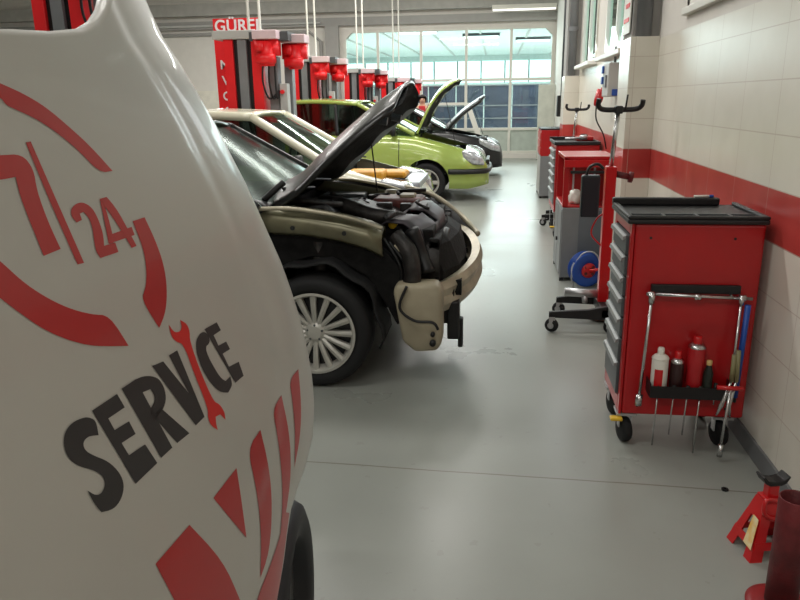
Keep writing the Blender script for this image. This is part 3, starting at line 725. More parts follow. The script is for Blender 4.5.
# latch panel across the front with holes
g = []
for x, z, y1 in ((-.44, .90, .52), (-.40, .925, .54), (-.30, .92, .56), (-.22, .86, .56), (-.20, .78, .55)):
    g.append([(x-.10*abs(-1+j/8)**2, (-1+j/8)*y1, z-.03*abs(-1+j/8)) for j in range(17)])
b = B(); sheet(b, g)
dele = [f for i, f in enumerate(b.faces) if i in (19, 20, 27, 28, 36, 43)]
bmesh.ops.delete(b, geom=dele, context='FACES'); P('latch_panel', b, purplegrey, e_, True, solid=.012)
b = B(); box(b, (-.32, -.50, .34), (-.24, .50, .84)); P('radiator', b, engine, e_, bevel=.01)
b = B(); lathe(b, [(.19, 0), (.2, .03), (.19, .05), (.17, .05)], (-.22, -.18, .6), (1, 0, 0), 24)
for q in range(5):
    a = q*2*math.pi/5; prism(b, [(-.20, .6)], 0, 0) if False else tube(b, [(-.19, -.18, .6), (-.19, -.18+.18*math.cos(a), .6+.18*math.sin(a))], .018, 6)
P('cooling_fan', b, black, e_, True)
# far headlamp side bracket, thin light edge curving forward
b = B(); tube(b, smoothpath([(-.55, .74, .93), (-.35, .70, .88), (-.15, .60, .76), (-.04, .45, .68), (-.01, .36, .66)], 6), .02, 8); P('wing_edge', b, beamc, e_, True)
b = B(); g = []
for x, y, z in ((-.5, .74, .92), (-.3, .69, .86), (-.12, .58, .75), (-.04, .46, .67)): g.append([(x, y, z-.01), (x-.02, y, z-.16), (x-.05, y-.02, z-.3)])
sheet(b, g); P('lamp_surround', b, black, e_, True, solid=.02)
b = B(); [box(b, (-.26, y, .46), (-.20, y+.05, .80)) for y in (-.56, .3, .5)]; box(b, (-.26, -.56, .74), (-.20, .55, .79)); P('front_frame', b, engine, e_, bevel=.01)
b = B(); g = []
for x, y, z in ((-1.24, .80, .98), (-1.0, .81, .97), (-.75, .81, .945), (-.52, .79, .90), (-.36, .75, .85)): g.append([(x, y-.12, z-.03), (x, y-.06, z+.03), (x, y, z+.01), (x, y+.04, z-.08), (x, y+.04, z-.22)])
sheet(b, g); P('front_wing', b, blackgloss, e_, True, solid=.01)
b = B(); g = []
for x, y in ((-.34, -.58), (-.20, -.50), (-.12, -.30), (-.09, 0), (-.11, .28), (-.20, .50)): g.append([(x, y, .30), (x, y, .46), (x+.02, y, .60), (x-.03+.02*math.sin(y*30), y, .74), (x-.1, y, .80)])
sheet(b, g); P('dark_filler', b, engine, e_, False, solid=.03)  # added dark filler sheet behind the beam, stands in for the bay's darkness
# crash beam, bowed
path = smoothpath([(-.30, -.66, .47), (-.20, -.60, .45), (-.06, -.42, .47), (.03, -.15, .50), (.05, .10, .54), (.0, .35, .58), (-.10, .55, .60), (-.2, .62, .60)], 5)
b = B(); g = []
for p in path: g.append([(p.x-.09, p.y, p.z+.085), (p.x-.04, p.y, p.z+.095), (p.x-.02, p.y, p.z+.05), (p.x-.035, p.y, p.z+.005), (p.x-.02, p.y, p.z-.04), (p.x-.04, p.y, p.z-.085), (p.x-.09, p.y, p.z-.075)])
sheet(b, g); P('crash_beam', b, beamc, e_, False, solid=.012, label='pale dusty crash beam')
for y in (-.46, .4):
    b = B(); box(b, (-.3, y, .45), (-.08, y+.08, .54)); P('beam_mount', b, engine, e_)
b = B(); box(b, (-.16, -.50, .19), (-.09, -.36, .42)); box(b, (-.22, -.48, .28), (-.12, -.42, .5)); box(b, (-.10, -.44, .12), (-.07, -.38, .3)); P('hanging_bracket', b, black, e_, bevel=.008)
b = B(); prism(b, [(-.44, .56), (-.42, .60), (-.20, .60), (-.17, .55), (-.17, .27), (-.20, .22), (-.32, .21), (-.39, .27)], -.76, -.60); bmesh.ops.translate(b, verts=b.verts, vec=(0, 0, -.015)); wt = P('washer_tank', b, tankw, e_, True, bevel=.03, label='yellowed plastic washer tank')
b = B(); tube(b, smoothpath([(-.36, -.775, .58), (-.40, -.78, .46), (-.32, -.785, .39), (-.22, -.78, .38), (-.19, -.78, .34)], 6), .008, 8); P('tank_hose', b, black, wt, True)
for z_, q_ in ((.26, .018), (.31, .013)):
    b = B(); tube(b, [(-.22, -.76, z_), (-.22, -.785, z_)], q_, 10); P('tank_pump', b, black, wt, True)
b = B(); tube(b, smoothpath([(-.35, -.6, .86), (-.3, -.58, .72), (-.26, -.62, .62)], 5), .04, 10); P('filler_neck', b, black, e_, True)
rnd = random.Random(11)
for k in range(16):
    p0 = Vector((-1.1+rnd.random()*.8, -.5+rnd.random()*1.0, .88+rnd.random()*.06)); pts = [p0]
    for q in range(3): pts.append(pts[-1]+Vector(((rnd.random()-.4)*.2, (rnd.random()-.5)*.24, (rnd.random()-.6)*.05)))
    for p in pts: p.x = min(p.x, -.3)
    b = B(); tube(b, smoothpath(pts, 5), .008+.012*rnd.random(), 7); P('hose', b, [black, engine2, engine][k % 3], e_, True)
for k in range(8):
    x = -1.05+rnd.random()*.65; y = -.5+rnd.random()*.95; z = .86+rnd.random()*.04
    b = B(); box(b, (x, y, z), (x+.05+rnd.random()*.06, y+.06, z+.05)); P('connector', b, [black, engine2, greyd, engine2][k % 4], e_, bevel=.008)
for k in range(4):
    y = -.66; pts = [(-.5+k*.03, y, .82-k*.02), (-.42+k*.03, y-.02, .70), (-.40+k*.03, y, .6), (-.44, y, .5)]
    b = B(); tube(b, smoothpath(pts, 5), .009, 7); P('wiring', b, [black, black, tankw, engine2][k], e_, True)
hp = [(-1.12, .98), (-.98, 1.06), (-.82, 1.21), (-.66, 1.345), (-.52, 1.455), (-.41, 1.53), (-.36, 1.56)]
hd = hood(e_, blackgloss, engine, hp, .68, taper=.72, crown=.115, thick=.02)
for sg in (-1, 1):
    b = B(); tube(b, [(-.58, sg*.3, 1.44), (-.52, sg*.3, 1.43)], .025, 8); P('bonnet_buffer', b, greyd, hd)
for sg in (-1, 1):
    b = B(); tube(b, smoothpath([(-1.2, sg*.62, 1.0), (-1.13, sg*.62, 1.06), (-1.06, sg*.6, 1.12)], 4), .018, 8); P('bonnet_hinge', b, black, e_, True)
b = B(); tube(b, [(-.72, .50, .93), (-.74, .42, 1.26)], .005, 6); P('bonnet_stay', b, black, e_)

# ------------------------------------------------------------------ foreground white van nose (bonnet with lettering)
RC = [(-70, 120), (-30, 133), (10, 150), (40, 164), (65, 181), (95, 199), (125, 216), (155, 231), (180, 244), (210, 258), (235, 269), (262, 281), (290, 291), (315, 299), (335, 304), (355, 308.5), (375, 312), (405, 314.5), (435, 313), (465, 306), (490, 297), (510, 291), (535, 287), (560, 284), (600, 277), (650, 266), (700, 250)]
TC = [(-300, 24), (-100, 27), (0, 29), (40, 31), (75, 28), (92, 19), (104, 7), (113, -7), (122, -28), (132, -55)]
def Rr(y): return interp(y, RC)
def depth(px, py):
    inv = 1.40 - .0025*px + .00025*(py-300)
    s_ = max(Rr(py)-px, 0); t_ = 1/max(inv, .45)
    k = 130.0
    if s_ < k: t_ += .035*((k-s_)/k)**2
    k = 30.0
    if s_ < k: t_ += .07*(1-math.sqrt(max(0, 1-((k-s_)/k)**2)))
    # pressed crease running parallel to the edge
    c = Rr(py)-34
    t_ += .007*math.tanh((px-c)/3.0)
    return t_
v_ = thing('service_van', 'white service van bonnet with red 7/24 circle and black SERVICE lettering', 'van', (-.9, .9, 0))
bonw = mat('van white paint', (192, 191, 185), .38, noise=.01, coat=.25)
vinv = Matrix.Translation((.9, -.9, 0))
L = -170; g = []
NU = 90; NV = 90
for i in range(NV+1):
    v = i/NV; row = []
    for j in range(NU+1):
        u = 1-(1-j/NU)**1.35
        pn = L + (Rr(0)-L)*u
        T_ = interp(pn, TC) if j < NU else -48
        py = T_ + (690-T_)*v
        px = L + (Rr(py)-L)*u
        row.append(vinv @ px2(px, py, depth(px, py)))
    g.append(row)
b = B(); sheet(b, g); bon = P('bonnet', b, bonw, v_, True)
# make the outer face look at the viewer, then give it thickness behind
import mathutils
me = bon.data
cl = Vector((0, 0, EYE))-Vector((-.9, .9, 0))
f0 = me.polygons[len(me.polygons)//2]
if f0.normal.dot(cl-f0.center) < 0: me.flip_normals()
sm = bon.modifiers.new('solid', 'SOLIDIFY'); sm.thickness = .018; sm.offset = -1
def rounded(poly, lim=62, it=2):
    for _ in range(it):
        out = []; n = len(poly)
        for i in range(n):
            p0, p1, p2 = (Vector(poly[(i-1) % n]), Vector(poly[i]), Vector(poly[(i+1) % n]))
            a = p1-p0; c = p2-p1
            if a.length < .3 or c.length < .3 or math.degrees(a.angle(c)) > lim: out.append(tuple(p1))
            else: out += [tuple(p1-a*.25), tuple(p1+c*.25)]
        poly = out
    return poly
def decal(polys, m, name, off=.0009):
    b = B()
    for poly in polys:
        poly = rounded(poly)
        bb = B(); f = bb.faces.new([bb.verts.new((p[0], p[1], 0)) for p in poly])
        bb.normal_update(); bmesh.ops.triangulate(bb, faces=[f], ngon_method='EAR_CLIP')
        for _ in range(7):
            le = [e for e in bb.edges if e.calc_length() > 7]
            if not le: break
            bmesh.ops.subdivide_edges(bb, edges=le, cuts=1)
            bmesh.ops.triangulate(bb, faces=[f for f in bb.faces if len(f.verts) > 3])
        vm = {}
        for vv in bb.verts:
            px, py = vv.co.x, vv.co.y; p = px2(px, py, depth(px, py))
            e = .8
            du = px2(px+e, py, depth(px+e, py))-p; dv = px2(px, py+e, depth(px, py+e))-p
            n_ = du.cross(dv).normalized()
            if n_.dot(Vector((0, 0, EYE))-p) < 0: n_ = -n_
            vm[vv] = b.verts.new(vinv @ (p+n_*off))
        for f in bb.faces: b.faces.new([vm[x] for x in f.verts])
        bb.free()
    o = P(name, b, m, bon, True)
    me_ = o.data; f0_ = me_.polygons[0]
    return o
dred = mat('red vinyl', (184, 38, 40), .35, noise=.02, coat=.3); dblk = mat('black vinyl', (44, 44, 46), .4, noise=.02)
def sc(pts, k, ox, oy): return [(p[0]/k+ox, p[1]/k+oy) for p in pts]
arc_t = [(-60, 60), (-30, 71), (0, 83.5), (22.5, 93.6), (45, 107), (67.5, 126), (90, 146.5), (112, 171), (99, 173), (76.5, 149), (54, 131), (34, 118), (9, 107), (4.5, 104), (0, 97), (-30, 86), (-60, 76)]
arc_r = sc([(495, 80), (540, 65), (580, 150), (612, 240), (625, 330), (620, 420), (595, 480), (527, 372), (545, 330), (548, 260), (535, 180)], 3.75, 0, 200)
arc_b = sc([(-200, 60), (-100, 150), (0, 230), (80, 305), (160, 360), (250, 405), (340, 430), (408, 432), (480, 547), (350, 550), (250, 525), (160, 485), (80, 430), (0, 370), (-100, 290), (-200, 190)], 3.75, 0, 200)
seven = [(-40, 157), (0, 155.5), (21, 154), (33, 169), (36, 190), (47, 221), (60, 249), (43, 256), (27, 216), (19, 195), (15, 177), (0, 180), (-40, 184)]
slash = [(25, 142.5), (30, 141.6), (57, 203), (83.5, 263), (77, 264.5), (51, 206)]
two = sc([(262, 45), (268, 28), (285, 13), (310, 8), (345, 30), (370, 80), (385, 130), (388, 172), (430, 160), (442, 195), (375, 218), (358, 195), (350, 150), (345, 105), (330, 65), (310, 45), (297, 52), (305, 75), (285, 85), (268, 65)], 3.75, 0, 200)
four = [[(99, 199), (106, 197), (117, 210), (136, 246), (131, 248), (122, 232)], [(99, 199), (103, 201), (112, 234), (113, 243), (108, 244), (104, 222)], [(108, 244), (109, 235), (131, 227), (134, 235)]]
decal([arc_t], dred, 'circle_arc'); decal([arc_r], dred, 'circle_arc'); decal([arc_b], dred, 'circle_arc')
decal([seven], dred, 'digit_seven'); decal([slash], dred, 'slash'); decal([two], dred, 'digit_two'); decal(four, dred, 'digit_four', .001)
k, ox, oy = 2.857, 50, 310
S_ = [(130, 318), (115, 308), (95, 306), (60, 322), (40, 350), (36, 385), (50, 425), (80, 447), (125, 458), (150, 475), (157, 500), (145, 525), (128, 530), (106, 516), (122, 550), (145, 578), (180, 570), (203, 540), (211, 500), (198, 465), (165, 432), (120, 415), (97, 400), (92, 378), (108, 360), (137, 358)]
E_ = [(118, 288), (190, 240), (212, 278), (165, 310), (183, 343), (224, 318), (243, 354), (203, 380), (224, 415), (270, 384), (305, 437), (243, 497)]
R_ = [[(203, 225), (243, 198), (348, 393), (316, 423)], [(240, 200), (262, 190), (290, 188), (315, 200), (331, 240), (326, 280), (295, 315), (280, 288), (296, 268), (298, 245), (285, 226), (262, 236)], [(290, 300), (315, 280), (397, 352), (362, 380)]]
V_ = [(290, 160), (322, 147), (395, 238), (338, 130), (362, 115), (440, 305), (415, 330)]
C_ = [(456, 84), (447, 66), (436, 62), (424, 70), (415, 92), (418, 128), (435, 172), (458, 210), (484, 235), (508, 236), (520, 215), (514, 190), (500, 203), (485, 193), (462, 155), (446, 122), (444, 104), (452, 98)]
E2 = [(440, 55), (475, 35), (487, 58), (466, 72), (480, 102), (502, 90), (513, 112), (492, 125), (510, 162), (538, 148), (552, 188), (528, 208)]
WR = [(338, 42), (350, 60), (360, 65), (372, 60), (375, 45), (370, 28), (390, 40), (398, 62), (398, 90), (430, 180), (466, 262), (482, 268), (497, 290), (500, 314), (485, 298), (472, 305), (473, 325), (478, 343), (458, 330), (449, 305), (450, 280), (410, 180), (380, 97), (360, 92), (345, 75)]
for nm, pl in (('letter_s', [S_]), ('letter_e', [E_]), ('letter_r', R_), ('letter_v', [V_]), ('letter_c', [C_]), ('letter_e', [E2])):
    decal([sc(p, k, ox, oy) for p in pl], dblk, nm)
decal([sc(WR, k, ox, oy)], mat('bright red vinyl', (220, 46, 42), .35), 'wrench_emblem')
stripes = [[(155, 564), (189, 525), (222, 560), (240, 600), (262, 660), (200, 650)], [(213, 498), (236, 468), (241, 500), (246, 538)],
           [(247, 449), (260, 430), (269, 468), (272, 508), (269, 552), (260, 578), (261, 532), (256, 488)],
           [(272, 410), (281, 395), (289, 432), (291, 472), (286, 512), (279, 545), (282, 510), (282, 480), (278, 440)],
           [(289, 380), (298, 369), (301, 404), (300, 436), (294, 468), (295, 432), (292, 400)],
           [(285, 512), (289, 513), (286, 535), (283, 560), (277, 599), (268, 638), (244, 650), (256, 600), (270, 565), (280, 535)]]
for q in stripes: decal([q], dred, 'warning_stripe')
# nose underside, bumper and tyre below the bonnet
tp = px2(247, 560, 1.72)
tx, ty_ = tp.x+.9, tp.y-.9
TS = .95
b = B(); R_t = .285
lathe(b, [(.19, -.10), (.24, -.112), (.27, -.10), (.285, -.075), (.285, .075), (.27, .10), (.24, .112), (.19, .10)], (tx, ty_+.05, R_t), (math.cos(YAW), math.sin(YAW), 0), 48, True)
tyv = P('tyre', b, mat('van tyre', (36, 37, 42), .6, noise=.05), v_, True, label='dark tyre under the bonnet edge')
b = B(); lathe(b, [(0, -.05), (.2, -.06), (.2, .06), (0, .05)], (tx, ty_+.05, R_t), (math.cos(YAW), math.sin(YAW), 0), 32); P('rim', b, grey, tyv, True)
bx = tx-.2
b = B(); tube(b, [(tx-.1, ty_+.06, .3), (tx-.75, ty_-.04, .3)], .04, 10); tube(b, [(tx-.6, ty_-.02, .3), (tx-.6, ty_-.05, .8)], .05, 10); P('axle', b, black, v_)
b = B(); box(b, (-.45, .0, .32), (tx-.36, .5, .78)); P('inner_frame', b, black, v_, bevel=.03)

# ------------------------------------------------------------------ tool cabinet (near)
def tool_cabinet(name, label, x0, y0, W, D, zb, zt, ndraw, group=None, tray=True, castors=True, drawer_m=None):
    """front (drawers) faces -x; side face faces -y. local origin at (x0,y0,0)"""
    t = thing(name, label, 'tool cabinet', (x0, y0, 0), 0, group)
    b = B(); box(b, (.014, 0, zb), (W, D, zt)); P('body', b, redc, t, bevel=.012)
    b = B(); box(b, (.0, .0, zb), (.013, .045, zt)); box(b, (.0, D-.045, zb), (.013, D, zt)); box(b, (0, .045, zb), (.013, D-.045, zb+.07)); box(b, (0, .045, zt-.05), (.013, D-.045, zt)); P('front_frame', b, redc, t, bevel=.004)
    zz0, zz1 = zb+.075, zt-.055
    hs = [1.0]*ndraw
    if ndraw >= 6: hs[0] = 1.7; hs[1] = 1.2
    tot = sum(hs); z = zz0
    for i, h in enumerate(hs):
        hh = (zz1-zz0)*h/tot
        b = B(); box(b, (-.012, .05, z+.004), (.012, D-.05, z+hh-.004)); d = P('drawer', b, drawer_m or greyd, t, bevel=.004)
        b = B(); prism(b, [(-.012, z+hh-.006), (-.024, z+hh-.010), (-.028, z+hh-.026), (-.023, z+hh-.026), (-.012, z+hh-.018)], .055, D-.055); P('drawer_handle', b, mat('grey handle strip', (150, 152, 152), .45, .3), d)
        z += hh
    if tray:
        b = B(); box(b, (-.02, -.012, zt), (W+.008, D+.01, zt+.02)); box(b, (-.02, -.012, zt+.02), (W+.008, .012, zt+.035)); box(b, (-.02, .012, zt+.02), (.004, D, zt+.035)); box(b, (W-.016, .012, zt+.02), (W+.008, D, zt+.035))
        box(b, (-.02, D-.03, zt+.02), (W*.86, D+.01, zt+.055))
        tp_ = P('top_tray', b, black, t, bevel=.006)
        b = B()
        for q in (.25, .5, .75): box(b, (W*q-.006, .012, zt+.02), (W*q+.006, .09, zt+.032))
        box(b, (.01, .09, zt+.02), (W-.02, .10, zt+.03)); P('tray_divider', b, greyd, tp_)
    if castors:
        for k, (cx, cy) in enumerate(((.04, .05), (W-.08, .05), (.04, D-.08), (W-.08, D-.08))):
            b = B(); lathe(b, [(0, -.018), (.03, -.02), (.055, -.018), (.06, -.01), (.06, .01), (.055, .018), (.03, .02), (0, .018)], (cx, cy, .06), (1, .25, 0), 24); c = P('castor', b, rubber, t, True)
            b = B(); box(b, (cx-.03, cy-.02, .075), (cx-.024, cy+.02, zb-.01)); box(b, (cx+.024, cy-.02, .075), (cx+.03, cy+.02, zb-.01)); box(b, (cx-.045, cy-.045, zb-.012), (cx+.045, cy+.045, zb)); P('castor_fork', b, alu, c)
            if k in (0,):
                b = B(); box(b, (cx-.075, cy-.07, .125), (cx-.02, cy-.03, .14)); P('castor_brake', b, yellow, c, bevel=.006)
    return t
cab = tool_cabinet('tool_cabinet', 'red rolling drawer cabinet with black top tray beside the tiled wall, nearest the camera', .58, 3.08, .54, .435, .155, 1.03, 7)
b = B(); [tube(b, [(x, -.002, .97), (x, .004, .97)], .006, 10) for x in (.08, .42)]; [tube(b, [(x, -.002, .2), (x, .004, .2)], .006, 10) for x in (.08, .46)]; P('screw', b, black, cab)
cy0 = 3.08
# tool rail with bar
t = thing('tool_rail', 'black rail with chrome bar screwed to the red cabinet side', 'rail', (.575, cy0, 0))
b = B(); box(b, (.10, -.022, .735), (.465, -.001, .772)); P('rail', b, black, t, bevel=.003)
b = B(); tube(b, [(.075, -.05, .738), (.505, -.05, .725)], .0075, 10); [lathe(b, [(0, -.015), (.014, -.012), (.014, .012), (0, .015)], (x, -.05, .737 if x < .2 else .728), (1, 0, 0), 12) for x in (.095, .285, .465)]; P('bar', b, chrome, t, True)
for x in (.15, .42):
    b = B(); tube(b, [(x, -.01, .745), (x, -.05, .735)], .005, 8); P('bar_hook', b, chrome, t)
t = thing('tool_holder', 'black open tray on the red cabinet side holding cans and screwdrivers', 'holder', (.575, cy0, 0))
b = B(); box(b, (.115, -.096, .28), (.46, -.001, .284)); box(b, (.115, -.096, .284), (.46, -.093, .335)); box(b, (.115, -.093, .284), (.118, -.001, .345)); box(b, (.457, -.093, .284), (.46, -.001, .345)); P('tray', b, black, t)
# hanging tools
def rodtool(name, label, cat, pts, r, m, head=None, group=None):
    x, y, z = pts[0]
    t = thing(name, label, cat, (x, y, z), 0, group)
    b = B(); tube(b, [(p[0]-x, p[1]-y, p[2]-z) for p in pts], r, 10); P('shaft', b, m, t, True)
    if head: 
        for (nm, a, c, rr, mm) in head:
            b = B(); tube(b, [(a[0]-x, a[1]-y, a[2]-z), (c[0]-x, c[1]-y, c[2]-z)], rr, 12); P(nm, b, mm, t, True)
    return t
rodtool('breaker_bar', 'long chrome breaker bar hanging at the left of the cabinet rail', 'tool', [(.672, 3.022, .72), (.655, 3.03, .27)], .007, chrome,
        [('head', (.672, 3.022, .70), (.672, 3.022, .745), .014, chrome), ('socket', (.656, 3.03, .275), (.653, 3.03, .225), .016, chrome)])
rodtool('blue_tube', 'long blue rod hanging at the right of the cabinet rail', 'tool', [(1.062, 3.02, .70), (1.066, 3.055, .27)], .012, blue, [('tip', (1.066, 3.055, .275), (1.067, 3.057, .245), .008, black)])
rodtool('ratchet_extension', 'thin chrome bar hanging beside the blue rod', 'tool', [(1.035, 3.025, .715), (1.022, 3.0, .26)], .006, chrome, [('head', (1.035, 3.025, .70), (1.035, 3.025, .735), .012, chrome)])
for i, (x, zt_, zb_, lab) in enumerate(((.728, .30, .045, 'leftmost thin screwdriver shank hanging below the black holder'), (.795, .30, .10, 'second screwdriver shank from the left below the black holder'),
                                  (.852, .30, .10, 'third screwdriver shank from the left below the black holder'), (.905, .30, .015, 'longest screwdriver shank hanging below the black holder'))):
    rodtool('screwdriver', lab, 'screwdriver', [(x, 3.008, zt_+.02), (x-.006, 3.004, zb_)], .0035, chrome,
            [('handle', (x, 3.008, .288), (x, 3.008, .333), .009, black)], 'screwdrivers in the side holder')
rodtool('small_screwdriver', 'short screwdriver with just its tip below the right of the holder', 'screwdriver', [(.965, 3.008, .32), (.965, 3.006, .25)], .003, chrome, [('handle', (.965, 3.008, .288), (.965, 3.008, .35), .008, black)])
t = thing('pliers', 'chrome pliers with jaws down at the right end of the holder', 'pliers', (1.02, 2.985, .35))
b = B(); tube(b, [(-.0, 0, .02), (-.03, 0, -.09), (-.045, 0, -.14)], [.006, .011, .004], 8); tube(b, [(.02, 0, .02), (.0, 0, -.09), (.012, 0, -.15)], [.006, .011, .004], 8); P('jaws', b, chrome, t, True)
b = B(); tube(b, [(-.0, 0, .02), (.0, 0, .14)], .010, 8); tube(b, [(.02, 0, .02), (.015, 0, .16)], .010, 8); P('handle', b, mat('yellowish grips', (140, 134, 96), .5), t, True)
rodtool('socket_wrench', 'chrome socket wrench with red grip hanging low at the right of the holder', 'wrench', [(1.01, 2.955, .345), (.998, 2.955, .07)], .006, chrome,
        [('grip', (.955, 2.955, .352), (1.06, 2.955, .35), .010, red), ('socket', (.998, 2.955, .085), (.997, 2.955, .03), .012, chrome)])
# cans
def can(name, label, x, z0, r, h, body_m, cap_m, capr=.4, dome=chrome, mark=None, y=3.035):
    t = thing(name, label, 'spray can', (x, y, z0))
    b = B(); lathe(b, [(0, 0), (r*.95, 0), (r, .004), (r, h), (r*.96, h+.003)], (0, 0, 0), (0, 0, 1), 28); P('body', b, body_m, t, True)
    b = B(); lathe(b, [(r*.99, h), (r*1.05, h+.004), (r*1.0, h+.008), (r*.84, h+.015), (r*.5, h+.022), (0, h+.022)], (0, 0, 0), (0, 0, 1), 28); P('shoulder', b, dome, t, True)
    b = B(); lathe(b, [(r*capr, h+.018), (r*capr, h+.045), (r*capr*.8, h+.052), (0, h+.052)], (0, 0, 0), (0, 0, 1), 20); P('cap', b, cap_m, t, True)
    if mark: 
        g = [[(math.sin(a)*(r+.001), -math.cos(a)*(r+.001), z) for a in np.linspace(-.8, .2, 8)] for z in (h*.1, h*.35, h*.75)]
        b = B(); sheet(b, g); P('label_mark', b, mark, t, True)
    return t
can('spray_can', 'white spray can with red label and white nozzle in the holder', .733, .285, .035, .16, white, white, .42, white, red)
can('spray_can', 'small dark can with silver shoulder and red cap in the holder', .806, .285, .028, .145, mat('dark brown can', (50, 22, 22), .4), red, .5)
can('spray_can', 'tallest red spray can with silver shoulder and red cap in the holder', .882, .285, .036, .215, mat('can red', (176, 28, 34), .35), red, .5, y=3.038)
t = thing('oil_bottle', 'dark green black bottle with beige cap in front of the tall red can', 'bottle', (.918, 2.995+.02, .285)); 
t.location = (.93, 3.008, .285)
b = B(); lathe(b, [(0, 0), (.019, 0), (.02, .01), (.02, .11), (.012, .14), (.008, .15)], (0, 0, 0), (0, 0, 1), 18); P('body', b, mat('bottle black green', (26, 34, 28), .35), t, True)
b = B(); lathe(b, [(.011, .148), (.012, .168), (0, .17)], (0, 0, 0), (0, 0, 1), 16); P('cap', b, mat('beige cap', (200, 170, 110), .5), t, True)
# small things on the tray at the rear
t = thing('marker_pen', 'small white pen lying on the raised rear edge of the black tray', 'pen', (.93, 3.50, 1.0915))
b = B(); tube(b, [(0, 0, 0), (.07, .01, 0)], .006, 8); P('barrel', b, white, t, True); b = B(); tube(b, [(.07, .01, 0), (.09, .013, 0)], .0065, 8); P('cap', b, blue, t)

# ------------------------------------------------------------------ stands with black handlebars
def stand(label, x, y, bigk, group='stands'):
    t = thing('handle_stand', label, 'stand', (x, y, 0))
    # base: two black arms towards -x, cross axle, castors
    b = B(); prism(b, [(-.36, .10), (-.36, .14), (-.1, .16), (.04, .19), (.10, .19), (.10, .09), (.0, .09)], -.22, -.19); P('base_arm', b, black, t, bevel=.004)
    b = B(); prism(b, [(-.28, .10), (-.28, .14), (-.1, .16), (.04, .19), (.10, .19), (.10, .09), (.0, .09)], .16, .19); P('base_arm', b, black, t, bevel=.004)
    b = B(); box(b, (-.02, -.22, .10), (.10, .19, .17)); P('base_block', b, black, t, bevel=.01)
    b = B(); tube(b, [(-.24, .02, .22), (.02, .02, .21)], .03, 14); tube(b, [(-.10, -.02, .16), (-.10, .05, .22)], .02, 8); P('hydraulic_ram', b, alu, t, True)
    for k, (cx, cy) in enumerate(((-.34, -.22), (-.26, .19), (.05, -.23), (.05, .20))):
        b = B(); lathe(b, [(0, -.016), (.02, -.02), (.044, -.016), (.048, 0), (.044, .016), (.02, .02), (0, .016)], (cx, cy, .048), (.5, 1, 0), 20); c = P('castor', b, rubber, t, True)
        b = B(); lathe(b, [(0, -.022), (.022, -.022), (.022, .022), (0, .022)], (cx, cy, .048), (.5, 1, 0), 14); box(b, (cx-.02, cy-.022, .04), (cx+.02, cy-.018, .11)); box(b, (cx-.02, cy+.018, .04), (cx+.02, cy+.022, .11)); P('castor_fork', b, alu, c)
    b = B(); box(b, (-.015, -.04, .16), (.055, .04, 1.10)); P('column', b, red, t, bevel=.006)
    b = B(); tube(b, [(.05, 0, 1.05), (.15, 0, 1.03)], .022, 10); tube(b, [(.14, 0, 1.03), (.165, 0, 1.026)], .036, 12); P('adjuster_knob', b, darkred, t, True)
    b = B(); tube(b, [(.02, 0, 1.1), (.045, 0, 1.47)], .015, 12); P('shaft', b, chrome, t, True)
    # handlebar: U with upturned ends
    pts = smoothpath([(-.085, -.03, 1.535), (-.088, -.02, 1.495), (-.055, 0, 1.468), (.045, 0, 1.465), (.15, 0, 1.468), (.185, -.02, 1.49), (.19, -.03, 1.525)], 6)
    b = B(); tube(b, pts, .0165, 12); hb = P('handlebar', b, black, t, True)
    b = B(); box(b, (.02, -.03, 1.44), (.07, .03, 1.49)); P('clamp', b, black, hb, bevel=.008)
    b = B(); tube(b, [(.085, -.02, 1.47), (.092, -.03, 1.56)], .006, 8); P('lever', b, black, hb, True)
    b = B(); tube(b, smoothpath([(-.012, .0, .78), (-.05, .02, .74), (-.08, .02, .64), (-.012, .0, .56)], 5), .006, 8); P('red_hose', b, red, t, True)
    return t
stand('red column stand with chrome shaft and black handlebar in front of the grey cabinet', .745, 4.95, 1)
t2 = stand('far red stand with chrome shaft and black handlebar behind the drawer cabinet', .93, 9.2, 0); t2.scale = (.955, .955, .955)
HS = 1
t = thing('control_handset', 'black control handset with curled grip hanging on the near red stand', 'handset', (.60, 4.89, .80))
b = B(); box(b, (-.03, -.04, -.03), (.09, .03, .25)); P('case', b, mat('blue black case', (24, 32, 40), .4), t, bevel=.012)
b = B(); tube(b, smoothpath([(.0, 0, .24), (.02, 0, .30), (.07, 0, .32), (.11, 0, .29)], 5), .010, 8); P('grip', b, black, t, True)

# ------------------------------------------------------------------ grey cabinet with red chest on it
t = thing('grey_cabinet', 'grey steel floor cabinet behind the red column stand', 'cabinet', (.575, 6.16, 0))
b = B(); box(b, (0, 0, .03), (.42, .7, .64)); P('body', b, grey, t, bevel=.006)
b = B(); box(b, (-.006, .03, .06), (0, .34, .62)); box(b, (-.006, .36, .06), (0, .67, .62)); P('door', b, grey, t)
b = B(); box(b, (.14, -.006, .05), (.415, 0, .62)); P('side_panel', b, mat('slate steel', (104, 110, 116), .45), t)
b = B(); [box(b, (x, y, 0), (x+.04, y+.04, .03)) for x in (0, .38) for y in (0, .66)]; P('foot', b, black, t)
b = B(); [tube(b, [(-.02, .32, z), (-.006, .32, z)], .018, 10) for z in (.32,)]; P('door_knob', b, black, t)
t = thing('tool_chest', 'red open fronted tool chest standing on the grey cabinet', 'tool chest', (.575, 6.16, .64))
b = B(); box(b, (0, .02, 0), (.42, .68, .015)); box(b, (0, .66, 0), (.42, .68, .42)); box(b, (0, .02, .40), (.42, .68, .43)); box(b, (0, .02, 0), (.045, .06, .42)); box(b, (.40, .02, 0), (.42, .68, .42)); box(b, (.06, .30, .02), (.40, .32, .40))
P('body', b, redc, t, bevel=.004)
b = B(); box(b, (.0, .0, .34), (.42, .02, .40)); P('front_rail', b, red, t, bevel=.004)
b = B(); box(b, (.05, -.012, .29), (.42, .01, .315)); P('handle_bar', b, black, t, bevel=.005)
